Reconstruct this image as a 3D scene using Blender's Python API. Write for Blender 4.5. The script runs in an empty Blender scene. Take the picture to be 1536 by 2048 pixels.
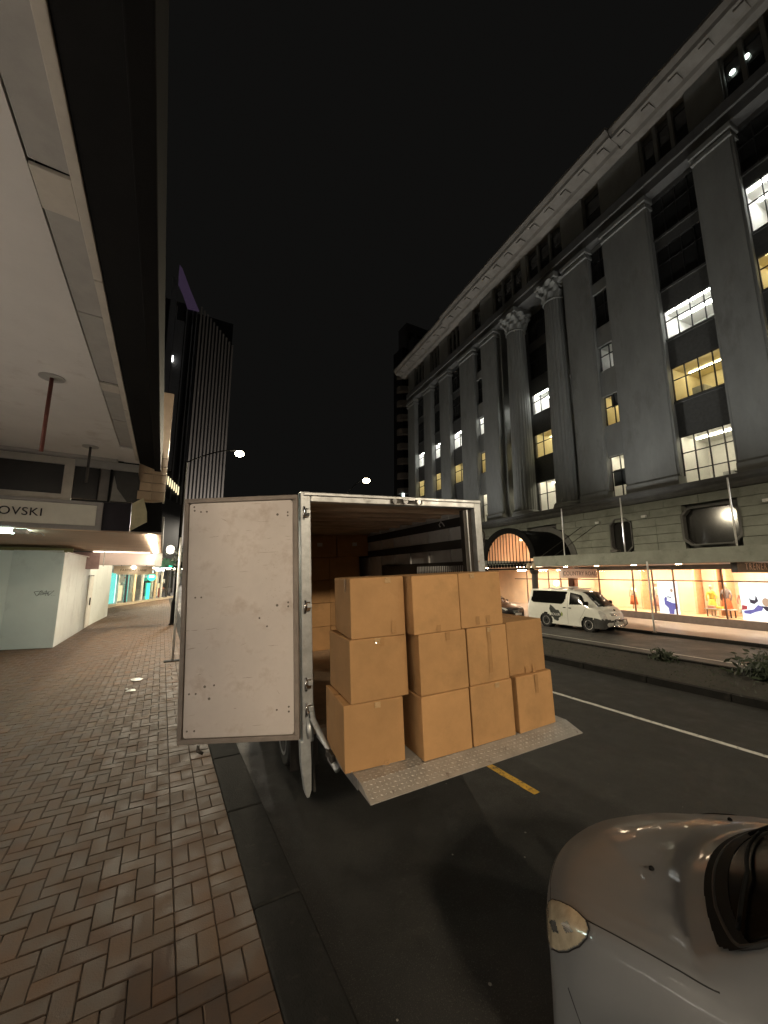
import bpy, math, random
from mathutils import Vector, Matrix
random.seed(7)
R = math.radians
scn = bpy.context.scene
COL = scn.collection

# ------------------------------------------------------------------ camera, world, exposure
cam_d = bpy.data.cameras.new('camera'); cam = bpy.data.objects.new('camera', cam_d); COL.objects.link(cam)
CAM = Vector((0, 0, 2.2))
cam.location = CAM
cam.rotation_euler = (R(90 + 9.2), 0, R(-29.7))
cam_d.sensor_fit = 'VERTICAL'; cam_d.sensor_height = 24.0; cam_d.lens = 24.0 * 769 / 2048
cam_d.clip_start = 0.02; cam_d.clip_end = 2000
scn.camera = cam
w = bpy.data.worlds.new('World'); scn.world = w; w.use_nodes = True
bg = w.node_tree.nodes['Background']; bg.inputs[0].default_value = (1.0, .97, .9, 1); bg.inputs[1].default_value = 0.0048
scn.view_settings.view_transform = 'Standard'; scn.view_settings.look = 'None'
scn.view_settings.exposure = 0; scn.view_settings.gamma = 1
scn.render.engine = 'CYCLES'
cy = scn.cycles
cy.use_denoising = True; cy.use_adaptive_sampling = True; cy.adaptive_threshold = .025; cy.max_bounces = 5; cy.diffuse_bounces = 3; cy.glossy_bounces = 2; cy.transparent_max_bounces = 12
cy.transmission_bounces = 4; cy.caustics_reflective = False; cy.caustics_refractive = False; cy.sample_clamp_indirect = 4.0
STREET_LAMP_W = 4600
FLOOD_W = 2300

# ------------------------------------------------------------------ helpers
class MB:
    def __init__(s): s.v = []; s.f = []
    def add(s, vs, fs):
        n = len(s.v); s.v += [tuple(q) for q in vs]; s.f += [tuple(i + n for i in q) for q in fs]; return s
    def box(s, x0, x1, y0, y1, z0, z1):
        vs = [(x, y, z) for z in (z0, z1) for y in (y0, y1) for x in (x0, x1)]
        return s.add(vs, [(0, 2, 3, 1), (4, 5, 7, 6), (0, 1, 5, 4), (2, 6, 7, 3), (0, 4, 6, 2), (1, 3, 7, 5)])
    def quad(s, a, b, c, d): return s.add([a, b, c, d], [(0, 1, 2, 3)])
    def prism(s, poly, axis, a, b):
        n = len(poly)
        def mk(p, t):
            return (t, p[0], p[1]) if axis == 0 else ((p[0], t, p[1]) if axis == 1 else (p[0], p[1], t))
        vs = [mk(p, a) for p in poly] + [mk(p, b) for p in poly]
        fs = [tuple(range(n))[::-1], tuple(range(n, 2 * n))] + [(i, (i + 1) % n, (i + 1) % n + n, i + n) for i in range(n)]
        return s.add(vs, fs)
    def tube(s, pts, r, n=10, cap=True):
        pts = [Vector(p) for p in pts]; rs = r if isinstance(r, (list, tuple)) else [r] * len(pts)
        base = len(s.v); prev = None
        for i, p in enumerate(pts):
            d = (pts[min(i + 1, len(pts) - 1)] - pts[max(i - 1, 0)]).normalized()
            if prev is None:
                up = Vector((0, 0, 1)) if abs(d.z) < .9 else Vector((1, 0, 0)); a = d.cross(up).normalized()
            else:
                a = (prev - d * prev.dot(d)).normalized()
            prev = a; b = d.cross(a)
            for k in range(n):
                t = 2 * math.pi * k / n; s.v.append(tuple(p + (a * math.cos(t) + b * math.sin(t)) * rs[i]))
        for i in range(len(pts) - 1):
            for k in range(n):
                k2 = (k + 1) % n; q = base + i * n
                s.f.append((q + k, q + k2, q + n + k2, q + n + k))
        if cap:
            s.f.append(tuple(base + k for k in range(n))[::-1]); q = base + (len(pts) - 1) * n
            s.f.append(tuple(q + k for k in range(n)))
        return s
    def lathe(s, prof, c, axis='z', n=20):
        base = len(s.v); m = len(prof)
        for (r, h) in prof:
            for k in range(n):
                t = 2 * math.pi * k / n; x, y = r * math.cos(t), r * math.sin(t)
                p = (x, y, h) if axis == 'z' else ((h, x, y) if axis == 'x' else (x, h, y))
                s.v.append((c[0] + p[0], c[1] + p[1], c[2] + p[2]))
        for i in range(m - 1):
            for k in range(n):
                k2 = (k + 1) % n; q = base + i * n; s.f.append((q + k, q + k2, q + n + k2, q + n + k))
        s.f.append(tuple(base + k for k in range(n))[::-1]); q = base + (m - 1) * n; s.f.append(tuple(q + k for k in range(n)))
        return s
    def mesh(s, name):
        me = bpy.data.meshes.new(name); me.from_pydata(s.v, [], s.f); me.validate(); return me
    def build(s, name, mat, parent=None, smooth=False, bevel=0, seg=2):
        me = s.mesh(name); o = bpy.data.objects.new(name, me); COL.objects.link(o)
        if mat: me.materials.append(mat)
        if parent: o.parent = parent
        import bmesh
        bm = bmesh.new(); bm.from_mesh(me); bmesh.ops.recalc_face_normals(bm, faces=bm.faces); bm.to_mesh(me); bm.free()
        if smooth:
            for p in me.polygons: p.use_smooth = True
            if smooth == 'auto':
                md = o.modifiers.new('es', 'EDGE_SPLIT'); md.split_angle = R(35)
        if bevel:
            md = o.modifiers.new('bv', 'BEVEL'); md.width = bevel; md.segments = seg; md.limit_method = 'ANGLE'; md.angle_limit = R(40)
        return o

def empty(name, loc=(0, 0, 0), rot=(0, 0, 0)):
    o = bpy.data.objects.new(name, None); COL.objects.link(o); o.location = loc; o.rotation_euler = rot; o.empty_display_size = .2; return o
def tag(o, label=None, cat=None, group=None, kind=None):
    if label: o['label'] = label
    if cat: o['category'] = cat
    if group: o['group'] = group
    if kind: o['kind'] = kind
    return o
def link_copy(name, me, loc, rot, parent):
    o = bpy.data.objects.new(name, me); COL.objects.link(o); o.location = loc; o.rotation_euler = rot; o.parent = parent; return o

def nd(nt, t, **kw):
    n = nt.nodes.new(t)
    for k, v in kw.items(): setattr(n, k, v)
    return n
def M(name, col, rough=.6, metal=0, var=.15, scale=6, bump=0, bscale=60, spec=.5, coat=0, rnd=0, stretch=(1, 1, 1), dirt=None, dscale=3, dlo=.55, dhi=.7, rvar=0, speck=None, spscale=300):
    m = bpy.data.materials.new(name); m.use_nodes = True; nt = m.node_tree; L = nt.links.new
    b = nt.nodes['Principled BSDF']; b.inputs['Roughness'].default_value = rough; b.inputs['Metallic'].default_value = metal
    b.inputs['Specular IOR Level'].default_value = spec; b.inputs['Coat Weight'].default_value = coat; b.inputs['Coat Roughness'].default_value = .06
    tc = nd(nt, 'ShaderNodeTexCoord'); mp = nd(nt, 'ShaderNodeMapping'); mp.inputs['Scale'].default_value = stretch
    L(tc.outputs['Object'], mp.inputs['Vector'])
    vec = mp.outputs['Vector']
    if rnd:
        oi = nd(nt, 'ShaderNodeObjectInfo'); ad = nd(nt, 'ShaderNodeVectorMath', operation='ADD')
        ml = nd(nt, 'ShaderNodeMath', operation='MULTIPLY'); ml.inputs[1].default_value = 37.0
        L(oi.outputs['Random'], ml.inputs[0]); L(vec, ad.inputs[0]); L(ml.outputs[0], ad.inputs[1]); vec = ad.outputs[0]
    no = nd(nt, 'ShaderNodeTexNoise'); no.inputs['Scale'].default_value = scale; no.inputs['Detail'].default_value = 6; no.inputs['Roughness'].default_value = .65
    L(vec, no.inputs['Vector'])
    mr = nd(nt, 'ShaderNodeMapRange'); mr.inputs[1].default_value = .3; mr.inputs[2].default_value = .7; mr.inputs[3].default_value = 1 - var; mr.inputs[4].default_value = 1 + var
    L(no.outputs['Fac'], mr.inputs[0]); val = mr.outputs[0]
    if rnd:
        m2 = nd(nt, 'ShaderNodeMapRange'); m2.inputs[3].default_value = 1 - rnd; m2.inputs[4].default_value = 1 + rnd
        L(oi.outputs['Random'], m2.inputs[0]); mm = nd(nt, 'ShaderNodeMath', operation='MULTIPLY'); L(val, mm.inputs[0]); L(m2.outputs[0], mm.inputs[1]); val = mm.outputs[0]
    vm = nd(nt, 'ShaderNodeVectorMath', operation='SCALE'); vm.inputs[0].default_value = col[:3]; L(val, vm.inputs['Scale'])
    out = vm.outputs[0]
    if dirt:
        n3 = nd(nt, 'ShaderNodeTexNoise'); n3.inputs['Scale'].default_value = dscale; n3.inputs['Detail'].default_value = 8; n3.inputs['Roughness'].default_value = .7
        L(vec, n3.inputs['Vector'])
        r3 = nd(nt, 'ShaderNodeMapRange'); r3.inputs[1].default_value = dlo; r3.inputs[2].default_value = dhi; L(n3.outputs['Fac'], r3.inputs[0])
        mx = nd(nt, 'ShaderNodeMix', data_type='RGBA'); L(r3.outputs[0], mx.inputs['Factor']); L(out, mx.inputs['A']); mx.inputs['B'].default_value = (*dirt, 1); out = mx.outputs['Result']
    if speck:
        vo = nd(nt, 'ShaderNodeTexNoise'); vo.inputs['Scale'].default_value = spscale; vo.inputs['Detail'].default_value = 2; L(vec, vo.inputs['Vector'])
        r5 = nd(nt, 'ShaderNodeMapRange'); r5.inputs[1].default_value = .58; r5.inputs[2].default_value = .72; L(vo.outputs['Fac'], r5.inputs[0])
        mx = nd(nt, 'ShaderNodeMix', data_type='RGBA'); L(r5.outputs[0], mx.inputs['Factor']); L(out, mx.inputs['A']); mx.inputs['B'].default_value = (*speck, 1); out = mx.outputs['Result']
    L(out, b.inputs['Base Color'])
    if rvar:
        r4 = nd(nt, 'ShaderNodeMapRange'); r4.inputs[1].default_value = .35; r4.inputs[2].default_value = .65; r4.inputs[3].default_value = max(0, rough - rvar); r4.inputs[4].default_value = min(1, rough + rvar)
        L(no.outputs['Fac'], r4.inputs[0]); L(r4.outputs[0], b.inputs['Roughness'])
    if bump:
        n2 = nd(nt, 'ShaderNodeTexNoise'); n2.inputs['Scale'].default_value = bscale; n2.inputs['Detail'].default_value = 5; L(vec, n2.inputs['Vector'])
        bu = nd(nt, 'ShaderNodeBump'); bu.inputs['Strength'].default_value = bump; bu.inputs['Distance'].default_value = .01
        L(n2.outputs['Fac'], bu.inputs['Height']); L(bu.outputs[0], b.inputs['Normal'])
    return m
def EM(name, col, st):
    m = bpy.data.materials.new(name); m.use_nodes = True; nt = m.node_tree; nt.nodes.clear()
    e = nd(nt, 'ShaderNodeEmission'); e.inputs[0].default_value = (*col, 1); e.inputs[1].default_value = st
    o = nd(nt, 'ShaderNodeOutputMaterial'); nt.links.new(e.outputs[0], o.inputs[0]); return m
def GL(name, tint=(.9, .95, .95), refl=1.0, rough=.02):
    m = bpy.data.materials.new(name); m.use_nodes = True; nt = m.node_tree; nt.nodes.clear(); L = nt.links.new
    t = nd(nt, 'ShaderNodeBsdfTransparent'); t.inputs[0].default_value = (*tint, 1)
    g = nd(nt, 'ShaderNodeBsdfGlossy'); g.inputs['Roughness'].default_value = rough; g.inputs[0].default_value = (refl, refl, refl, 1)
    f = nd(nt, 'ShaderNodeFresnel'); ge = nd(nt, 'ShaderNodeNewGeometry'); mr = nd(nt, 'ShaderNodeMapRange'); mr.inputs[3].default_value = 1.5; mr.inputs[4].default_value = 1 / 1.5
    L(ge.outputs['Backfacing'], mr.inputs[0]); L(mr.outputs[0], f.inputs[0])   # same reflectance from both sides of the sheet
    mx = nd(nt, 'ShaderNodeMixShader'); L(f.outputs[0], mx.inputs[0]); L(t.outputs[0], mx.inputs[1]); L(g.outputs[0], mx.inputs[2])
    o = nd(nt, 'ShaderNodeOutputMaterial'); L(mx.outputs[0], o.inputs[0]); return m

def text(name, body, size, mat, parent, loc, rot, ext=.004, align='LEFT', sx=1.0, space=1.0):
    c = bpy.data.curves.new(name, 'FONT'); c.body = body; c.size = size; c.extrude = ext; c.align_x = align; c.space_character = space
    tmp = bpy.data.objects.new('tmp_text', c); COL.objects.link(tmp); bpy.context.view_layer.update()
    me = bpy.data.meshes.new_from_object(tmp.evaluated_get(bpy.context.evaluated_depsgraph_get())); bpy.data.objects.remove(tmp)
    me.materials.clear(); me.materials.append(mat); o = bpy.data.objects.new(name, me); COL.objects.link(o); o.location = loc; o.rotation_euler = rot; o.scale = (sx, 1, 1)
    if parent: o.parent = parent
    return o

# ------------------------------------------------------------------ materials
ASPH = M('asphalt', (.022, .022, .021), .75, speck=(.075, .072, .066), spscale=130, spec=.35, var=.3, scale=2.2, bump=.6, bscale=160, rvar=.15, dirt=(.034, .033, .03), dscale=.9, dlo=.5, dhi=.75)
ASPH2 = M('asphalt_worn', (.07, .066, .062), .6, var=.25, scale=1.2, bump=.5, bscale=150, rvar=.15)
KERB = M('kerb_concrete', (.022, .022, .021), .9, spec=.12, dirt=(.04, .038, .034), dscale=9, var=.22, scale=5, bump=.4, bscale=90)
MORT = M('paving_joint_sand', (.022, .019, .016), .95, var=.2, scale=30)
PAINTW = M('road_paint_white', (.62, .62, .58), .6, var=.2, scale=12, dirt=(.1, .1, .1), dscale=14, dlo=.56, dhi=.66)
PAINTY = M('road_paint_yellow', (.62, .36, .03), .6, var=.25, scale=12, dirt=(.08, .06, .03), dscale=18, dlo=.53, dhi=.66)
CARD = M('cardboard', (.43, .246, .108), .75, var=.10, scale=4, bump=.2, bscale=26, rnd=.14, spec=.3, dirt=(.31, .185, .082), dscale=3.0, dlo=.5, dhi=.8)
CARDIN = M('cardboard_edge', (.30, .165, .07), .85, var=.1)
TAPE = M('packing_tape', (.385, .222, .10), .16, var=.1, spec=.7, bump=.4, bscale=120)
TAPES = M('tape_tail_clear', (.50, .34, .18), .08, spec=.9, coat=.6)
TAPEW = M('paper_label', (.6, .58, .52), .6)
ALU = M('aluminium', (.55, .56, .57), .38, metal=.85, var=.15, scale=7, dirt=(.28, .26, .24), dscale=5, rvar=.1)
GALV = M('galvanised_steel', (.50, .52, .53), .42, metal=.6, var=.22, scale=9, dirt=(.30, .2, .13), dscale=4, dlo=.6, dhi=.72)
DOORP = M('painted_door_panel', (.55, .50, .475), .42, var=.07, scale=2.2, bump=.08, bscale=7, spec=.4, dirt=(.40, .33, .29), dscale=4.5, dlo=.52, dhi=.78, rvar=.12)
DOORF = M('door_frame_seal', (.20, .17, .15), .6, var=.2)
SCUFF = M('scuff_mark', (.36, .31, .27), .7)
RIVET = M('rivet_head', (.16, .14, .12), .45, metal=.5)
PLY = M('plywood_lining', (.55, .42, .30), .7, var=.25, scale=3, stretch=(1, 1, 8))
RAIL = M('lashing_rail_black', (.02, .02, .02), .6)
GREYP = M('grey_wall_lining', (.46, .46, .46), .5, var=.15)
PLATE = M('checker_plate', (.42, .40, .37), .42, metal=.45, var=.16, scale=7, bump=.15, bscale=60, dirt=(.15, .12, .10), dscale=10, dlo=.6, dhi=.70)
BLACK = M('matte_black', (.010, .010, .010), .75, spec=.1)
RUBBER = M('tyre_rubber', (.016, .016, .016), .85, bump=.3, bscale=60)
CHROME = M('chrome', (.75, .75, .76), .15, metal=1, var=.05)
LAMPB = M('lamp_post_black', (.008, .008, .008), .8, spec=.05)
STEELD = M('dark_steel', (.06, .055, .05), .5, metal=.5, var=.2)
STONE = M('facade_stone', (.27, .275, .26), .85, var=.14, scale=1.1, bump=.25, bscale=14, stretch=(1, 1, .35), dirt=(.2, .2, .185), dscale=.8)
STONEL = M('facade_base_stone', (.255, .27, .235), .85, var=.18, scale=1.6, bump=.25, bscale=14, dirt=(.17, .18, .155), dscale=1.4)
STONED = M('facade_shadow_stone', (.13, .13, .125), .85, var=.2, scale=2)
STONEC = M('cornice_stone', (.28, .26, .23), .85, var=.2, scale=.9, dirt=(.22, .2, .17), dscale=1.1)
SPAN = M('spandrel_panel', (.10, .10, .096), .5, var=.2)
MULL = M('window_bar_dark', (.03, .03, .03), .5)
WGLASS = GL('window_glass', (.92, .95, .95))
DGLASS = M('dark_window_glass', (.028, .028, .027), .1, spec=.5)
ROOMW = M('office_wall_paint', (.78, .77, .72), .8, var=.05)
ROOMY = M('office_wall_cream', (.8, .70, .45), .8, var=.05)
STRIPW = EM('office_strip_light', (1, .98, .93), 46)
STRIPY = EM('office_strip_light_warm', (1, .88, .56), 22)
STRIPO = EM('shop_ceiling_light', (1, .80, .54), 150)
STRIPM = EM('office_strip_light_cream', (1, .88, .66), 24)
SHOPW = M('shop_back_wall', (.85, .62, .44), .8, var=.12, scale=.7)
SHOPF = M('shop_floor', (.75, .5, .3), .6)
SOFF = M('canopy_soffit_paint', (.70, .67, .64), .7, var=.08, scale=.8, dirt=(.54, .49, .45), dscale=1.3)
SOFP = M('canopy_fascia_panel', (.36, .345, .325), .6, var=.1)
SOFT = M('canopy_trim_paint', (.52, .48, .42), .6, var=.1)
DARKM = M('dark_fascia_metal', (.008, .0078, .0078), .8, spec=.1, var=.15)
SIGNW = M('sign_board_cream', (.80, .77, .68), .55, var=.05)
SIGNF = M('sign_frame_grey', (.33, .31, .30), .5, var=.1)
HOARD = M('hoarding_white_paint', (.74, .78, .75), .45, var=.05, scale=1.2, dirt=(.60, .62, .60), dscale=1.0, bump=.05, bscale=3)
INK = M('black_marker_ink', (.012, .012, .012), .5)
TANT = M('tan_wall_tile', (.42, .31, .21), .35, var=.12, scale=4, rnd=.08)
OLIVE = M('olive_wall_paint', (.22, .19, .08), .7)
BEIGE = M('beige_facet_panel', (.50, .45, .29), .55)
PURP = M('violet_black_panel', (.012, .009, .016), .35)
PINKP = M('pink_bulkhead_paint', (.74, .62, .58), .6, var=.04)
CREAM = M('cream_lane_sign', (.66, .53, .37), .6)
TOWER = M('tower_concrete_fin', (.34, .31, .28), .85, var=.15)
TOWERD = M('tower_dark_cladding', (.02, .02, .021), .3)
TOWERG = M('tower_grey_cladding', (.12, .12, .125), .35, var=.15)
FOLD = M('shrub_leaf_dark', (.028, .04, .02), .6, var=.3)
SOIL = M('planting_soil', (.03, .026, .02), .95, var=.3, bump=.6, bscale=40)
WHITEM = M('white_powder_coat', (.72, .72, .70), .45)
VANW = M('van_white_paint', (.70, .71, .66), .3, var=.04, coat=.6)
BLKP = M('dark_car_paint', (.014, .012, .013), .35, coat=.25, spec=.3)
SILV = M('silver_car_paint', (.185, .188, .195), .45, metal=0, var=.06, scale=2, coat=.32, spec=.15)
CGLASS = M('car_glass_dark', (.006, .006, .006), .08, spec=.3)
LENSC = M('headlamp_lens', (.50, .43, .31), .12, spec=.8, var=.25, scale=14, coat=.8)
LENSK = M('headlamp_lens_clear', (.55, .55, .53), .15, spec=.8, var=.2, scale=12, coat=.5)
SEAM = M('panel_gap_black', (.006, .006, .006), .6)

# ------------------------------------------------------------------ ground, road, kerbs
ROADZ = -.12
FARZ = -.45
MB().box(-400, 600, -400, 700, -1.6, -.62).build('ground', ASPH); tag(bpy.data.objects['ground'], kind='structure')
rd = MB(); rd.add([(1.03, -60, ROADZ), (9.72, -60, -.2), (9.72, 300, -.2), (1.03, 300, ROADZ), (1.03, -60, -.6), (9.72, -60, -.6), (9.72, 300, -.6), (1.03, 300, -.6)],
                  [(0, 1, 2, 3), (4, 7, 6, 5), (0, 4, 5, 1), (1, 5, 6, 2), (2, 6, 7, 3), (3, 7, 4, 0)])
road = rd.build('road', ASPH); tag(road, kind='structure')
def rz(X): return ROADZ + (X - 1.03) / (9.72 - 1.03) * (-.2 - ROADZ)
def stripe(name, X, wd, y0, y1, mat, parent, zf):
    m = MB(); n = max(2, int((y1 - y0) / .15)); vs = []; fs = []
    for i in range(n + 1):
        y = y0 + (y1 - y0) * i / n; j = random.uniform(-.006, .006); k = random.uniform(-.006, .006)
        vs += [(X - wd / 2 + j, y, zf(X) + .004), (X + wd / 2 + k, y, zf(X) + .004)]
    for i in range(n): fs.append((2 * i, 2 * i + 1, 2 * i + 3, 2 * i + 2))
    m.add(vs, fs); return m.build(name, mat, parent)
stripe('lane_marking', 7.12, .1, -6, 60, PAINTW, road, rz)
stripe('parking_marking', 3.72, .1, 3.17, 9.2, PAINTY, road, rz)
far = MB().box(12.35, 19.2, -60, 300, -.6, FARZ).build('far_road', ASPH2); tag(far, kind='structure')
stripe('lane_marking', 15.2, .1, 4.6, 60, PAINTW, far, lambda x: FARZ)
fw = MB().box(19.4, 30, -60, 300, -.6, FARZ + .12).build('far_footpath', M('far_paving', (.38, .31, .27), .5, var=.15, scale=2, rvar=.15)); tag(fw, kind='structure')
fk = empty('far_kerb'); tag(fk, kind='structure')
kme = MB().box(0, .2, 0, 1.48, -.6, FARZ + .125).mesh('kerb_stone'); kme.materials.append(KERB)
for i in range(24): link_copy('kerb_stone', kme, (19.2, -6 + i * 1.5, 0), (0, 0, 0), fk)
# median strip between the carriageways
med = MB().box(9.72, 12.35, -60, 26, -.6, -.1).build('median_strip', SOIL, bevel=.02); tag(med, kind='structure')
kme2 = MB().box(0, .15, 0, 1.48, -.6, -.06).mesh('kerb_stone'); kme2.materials.append(KERB)
for i in range(20):
    for X in (9.6, 12.27): link_copy('kerb_stone', kme2, (X, -4 + i * 1.5, 0), (0, 0, 0), med)

gr_ = MB(); rg = random.Random(31)
for i in range(26):
    x, y = rg.uniform(1.2, 6.5), rg.uniform(1.2, 9); q = rg.uniform(.004, .012); gr_.lathe([(q, 0), (q * .6, .003)], (x, y, rz(x) + .001), n=6)
tag(gr_.build('road_grit', M('grit_pale', (.22, .21, .19), .8), road), kind='stuff')
# footpath with brick pavers
fp = MB().box(-6, .703, -12, 60, -.6, -.012).build('footpath', MORT); tag(fp, kind='structure')
kb = empty('kerb'); tag(kb, kind='structure')
km = MB().box(0, .325, 0, 1.19, -.6, .004).mesh('kerb_stone'); km.materials.append(KERB)
for i in range(40):
    o = link_copy('kerb_stone', km, (.706, -3 + i * 1.2, random.uniform(-.002, .002)), (0, 0, 0), kb)
    md = o.modifiers.new('bv', 'BEVEL'); md.width = .018; md.segments = 3
PL, PW, GAP = .23, .115, .0045
def paver_verts(L, W):
    a, b, c = L / 2 - GAP / 2, W / 2 - GAP / 2, .005
    vs = [(-a, -b, -.03), (a, -b, -.03), (a, b, -.03), (-a, b, -.03), (-a, -b, -c), (a, -b, -c), (a, b, -c), (-a, b, -c),
          (-a + c, -b + c, 0), (a - c, -b + c, 0), (a - c, b - c, 0), (-a + c, b - c, 0)]
    fs = [(0, 1, 5, 4), (1, 2, 6, 5), (2, 3, 7, 6), (3, 0, 4, 7), (4, 5, 9, 8), (5, 6, 10, 9), (6, 7, 11, 10), (7, 4, 8, 11), (8, 9, 10, 11)]
    return vs, fs
def paver_mat(name, attr):
    m = bpy.data.materials.new(name); m.use_nodes = True; nt = m.node_tree; L = nt.links.new; b = nt.nodes['Principled BSDF']
    if attr: s = nd(nt, 'ShaderNodeAttribute', attribute_name='rnd'); so = s.outputs['Fac']
    else: s = nd(nt, 'ShaderNodeObjectInfo'); so = s.outputs['Random']
    cr = nd(nt, 'ShaderNodeValToRGB'); e = cr.color_ramp.elements
    e[0].position = 0; e[0].color = (.132, .088, .060, 1); e[1].position = 1; e[1].color = (.18, .098, .056, 1)
    for p, c in ((.3, (.155, .098, .064, 1)), (.5, (.14, .094, .064, 1)), (.7, (.148, .088, .058, 1)), (.88, (.168, .108, .068, 1))):
        q = cr.color_ramp.elements.new(p); q.color = c
    L(so, cr.inputs[0])
    g = nd(nt, 'ShaderNodeNewGeometry'); n = nd(nt, 'ShaderNodeTexNoise'); n.inputs['Scale'].default_value = 5; n.inputs['Detail'].default_value = 8
    L(g.outputs['Position'], n.inputs['Vector']); mr = nd(nt, 'ShaderNodeMapRange'); mr.inputs[1].default_value = .3; mr.inputs[2].default_value = .7; mr.inputs[3].default_value = .42; mr.inputs[4].default_value = .72
    L(n.outputs['Fac'], mr.inputs[0]); v = nd(nt, 'ShaderNodeVectorMath', operation='SCALE'); L(cr.outputs[0], v.inputs[0]); L(mr.outputs[0], v.inputs['Scale']); L(v.outputs[0], b.inputs['Base Color'])
    n2 = nd(nt, 'ShaderNodeTexNoise'); n2.inputs['Scale'].default_value = 110; n2.inputs['Detail'].default_value = 4; L(g.outputs['Position'], n2.inputs['Vector'])
    bu = nd(nt, 'ShaderNodeBump'); bu.inputs['Strength'].default_value = .35; bu.inputs['Distance'].default_value = .006; L(n2.outputs['Fac'], bu.inputs['Height']); L(bu.outputs[0], b.inputs['Normal'])
    r = nd(nt, 'ShaderNodeMapRange'); r.inputs[1].default_value = .35; r.inputs[2].default_value = .65; r.inputs[3].default_value = .6; r.inputs[4].default_value = .85; b.inputs['Specular IOR Level'].default_value = .3; L(n.outputs['Fac'], r.inputs[0]); L(r.outputs[0], b.inputs['Roughness'])
    return m
PMO, PMA = paver_mat('clay_paver', False), paver_mat('clay_paver_field', True)
pav = []   # (cx, cy, rot90)
XE = .246
for i in range(-56, 0):
    for j in range(-10, 345):
        d = (i - j) % 4
        if d == 0: pav.append((XE + (i + 1) * PW, j * PW + PW / 2, 0)) if i + 1 < 0 else None
        elif d == 3: pav.append((XE + i * PW + PW / 2, (j + 1) * PW, 1))
for i in range(-1, 174):
    for cidx in (0, 1):
        cx = XE + PL * (cidx + .5); cy = i * PL + PL / 2
        if (i + cidx) % 2: pav += [(cx, cy - PW / 2, 0), (cx, cy + PW / 2, 0)]
        else: pav += [(cx - PW / 2, cy, 1), (cx + PW / 2, cy, 1)]
# half pavers that close the herringbone against the border
halfs = [(XE - PW / 2, j * PW + PW / 2) for j in range(-10, 345) if (-1 - j) % 4 == 0]
_f = Vector((math.sin(R(29.7)) * math.cos(R(9.2)), math.cos(R(29.7)) * math.cos(R(9.2)), math.sin(R(9.2)))); _r = Vector((math.cos(R(29.7)), -math.sin(R(29.7)), 0)); _u = _r.cross(_f)
def inview(x, y):
    v = Vector((x, y, -2.2)); c = v.dot(_f)
    return c > .1 and abs(v.dot(_r) / c) < 1.02 and abs(v.dot(_u) / c) < 1.36
vis = [p for p in pav if inview(p[0], p[1])]
vis.sort(key=lambda p: p[0] ** 2 + p[1] ** 2)
near = set(vis[:296])
vs, fs = paver_verts(PL, PW); pm = bpy.data.meshes.new('paver'); pm.from_pydata(vs, [], fs); pm.materials.append(PMO)
for p in vis[:296]:
    link_copy('paver', pm, (p[0], p[1], random.uniform(-.0025, .0025)), (random.gauss(0, .006), random.gauss(0, .006), (math.pi / 2 if p[2] else 0) + random.gauss(0, .006)), fp)
V = []; F = []; RN = []
def put(vs, fs, x, y, rot):
    n = len(V); z = random.uniform(-.0025, .0025); tx = random.gauss(0, .006); ty = random.gauss(0, .006); q = random.random()
    for a in vs:
        b = (-a[1], a[0]) if rot else (a[0], a[1])
        V.append((x + b[0], y + b[1], a[2] + z + b[0] * tx + b[1] * ty)); RN.append(q)
    F.extend(tuple(i + n for i in f) for f in fs)
for p in pav:
    if p not in near: put(vs, fs, p[0], p[1], p[2])
vh, fh = paver_verts(PW, PW)
for h in halfs: put(vh, fh, h[0], h[1], 0)
me = bpy.data.meshes.new('pavers'); me.from_pydata(V, [], F); at = me.attributes.new('rnd', 'FLOAT', 'POINT'); at.data.foreach_set('value', RN)
me.materials.append(PMA); po = bpy.data.objects.new('pavers', me); COL.objects.link(po); po.parent = fp; tag(po, kind='stuff')

# ------------------------------------------------------------------ street lamps
def street_lamp(label, base, head, zb, power, col=(1, .82, .55), soft=.16):
    t = empty('street_lamp', base); tag(t, label, 'street lamp', 'street lamps')
    d = Vector((head[0] - base[0], head[1] - base[1], 0)); h = head[2] - base[2]; ln = d.length; dn = d.normalized()
    m = MB(); m.lathe([(.17, 0), (.17, .03), (.13, .06), (.13, .95), (.085, 1.1), (.075, 1.2), (.05, h - .9)], (0, 0, 0), n=16)
    m.build('pole', LAMPB, t, smooth='auto')
    pts = []
    for i in range(9):
        a = i / 8; pts.append((d.x * a, d.y * a, h - .9 + .95 * math.sin(a * math.pi / 2)))
    MB().tube(pts, .03, 8).build('arm', LAMPB, t, smooth=True)
    hb = empty('lamp_head', (d.x, d.y, h), (0, 0, math.atan2(dn.y, dn.x))); hb.parent = t
    MB().lathe([(.04, .10), (.10, .09), (.14, .03), (.14, 0)], (0, 0, 0), n=18).build('housing', STEELD, hb, smooth='auto')
    MB().lathe([(.16, 0), (.22, -.08), (.18, -.19), (.02, -.25)], (0, 0, -.002), n=18).build('lens', EM('street_lamp_lens', col, 70), hb, smooth=True)
    l = bpy.data.lights.new('lamp_light', 'SPOT'); l.energy = power; l.color = col; l.shadow_soft_size = soft; l.spot_size = R(179); l.spot_blend = .2
    lo = bpy.data.objects.new('lamp_light', l); COL.objects.link(lo); lo.parent = t; lo.location = (d.x, d.y, h - .45)
    return t
street_lamp('curved-arm lamp on the left kerb past the truck, lit, hung plants on its pole', (.6, 20, 0), (2.95, 20, 8.35), 0, STREET_LAMP_W * .8, (1, .86, .6))
street_lamp('curved-arm lamp on the median just above the truck roof, lit', (9.85, 22.6, -.1), (10.5, 20.6, 8.0), 0, STREET_LAMP_W * .35, (1, .86, .6))
street_lamp('curved-arm lamp on the median behind the silver car, out of shot', (11, -11.5, -.1), (12.4, -11.5, 8.2), 0, STREET_LAMP_W * .5, (1, .84, .6), .4)
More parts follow.
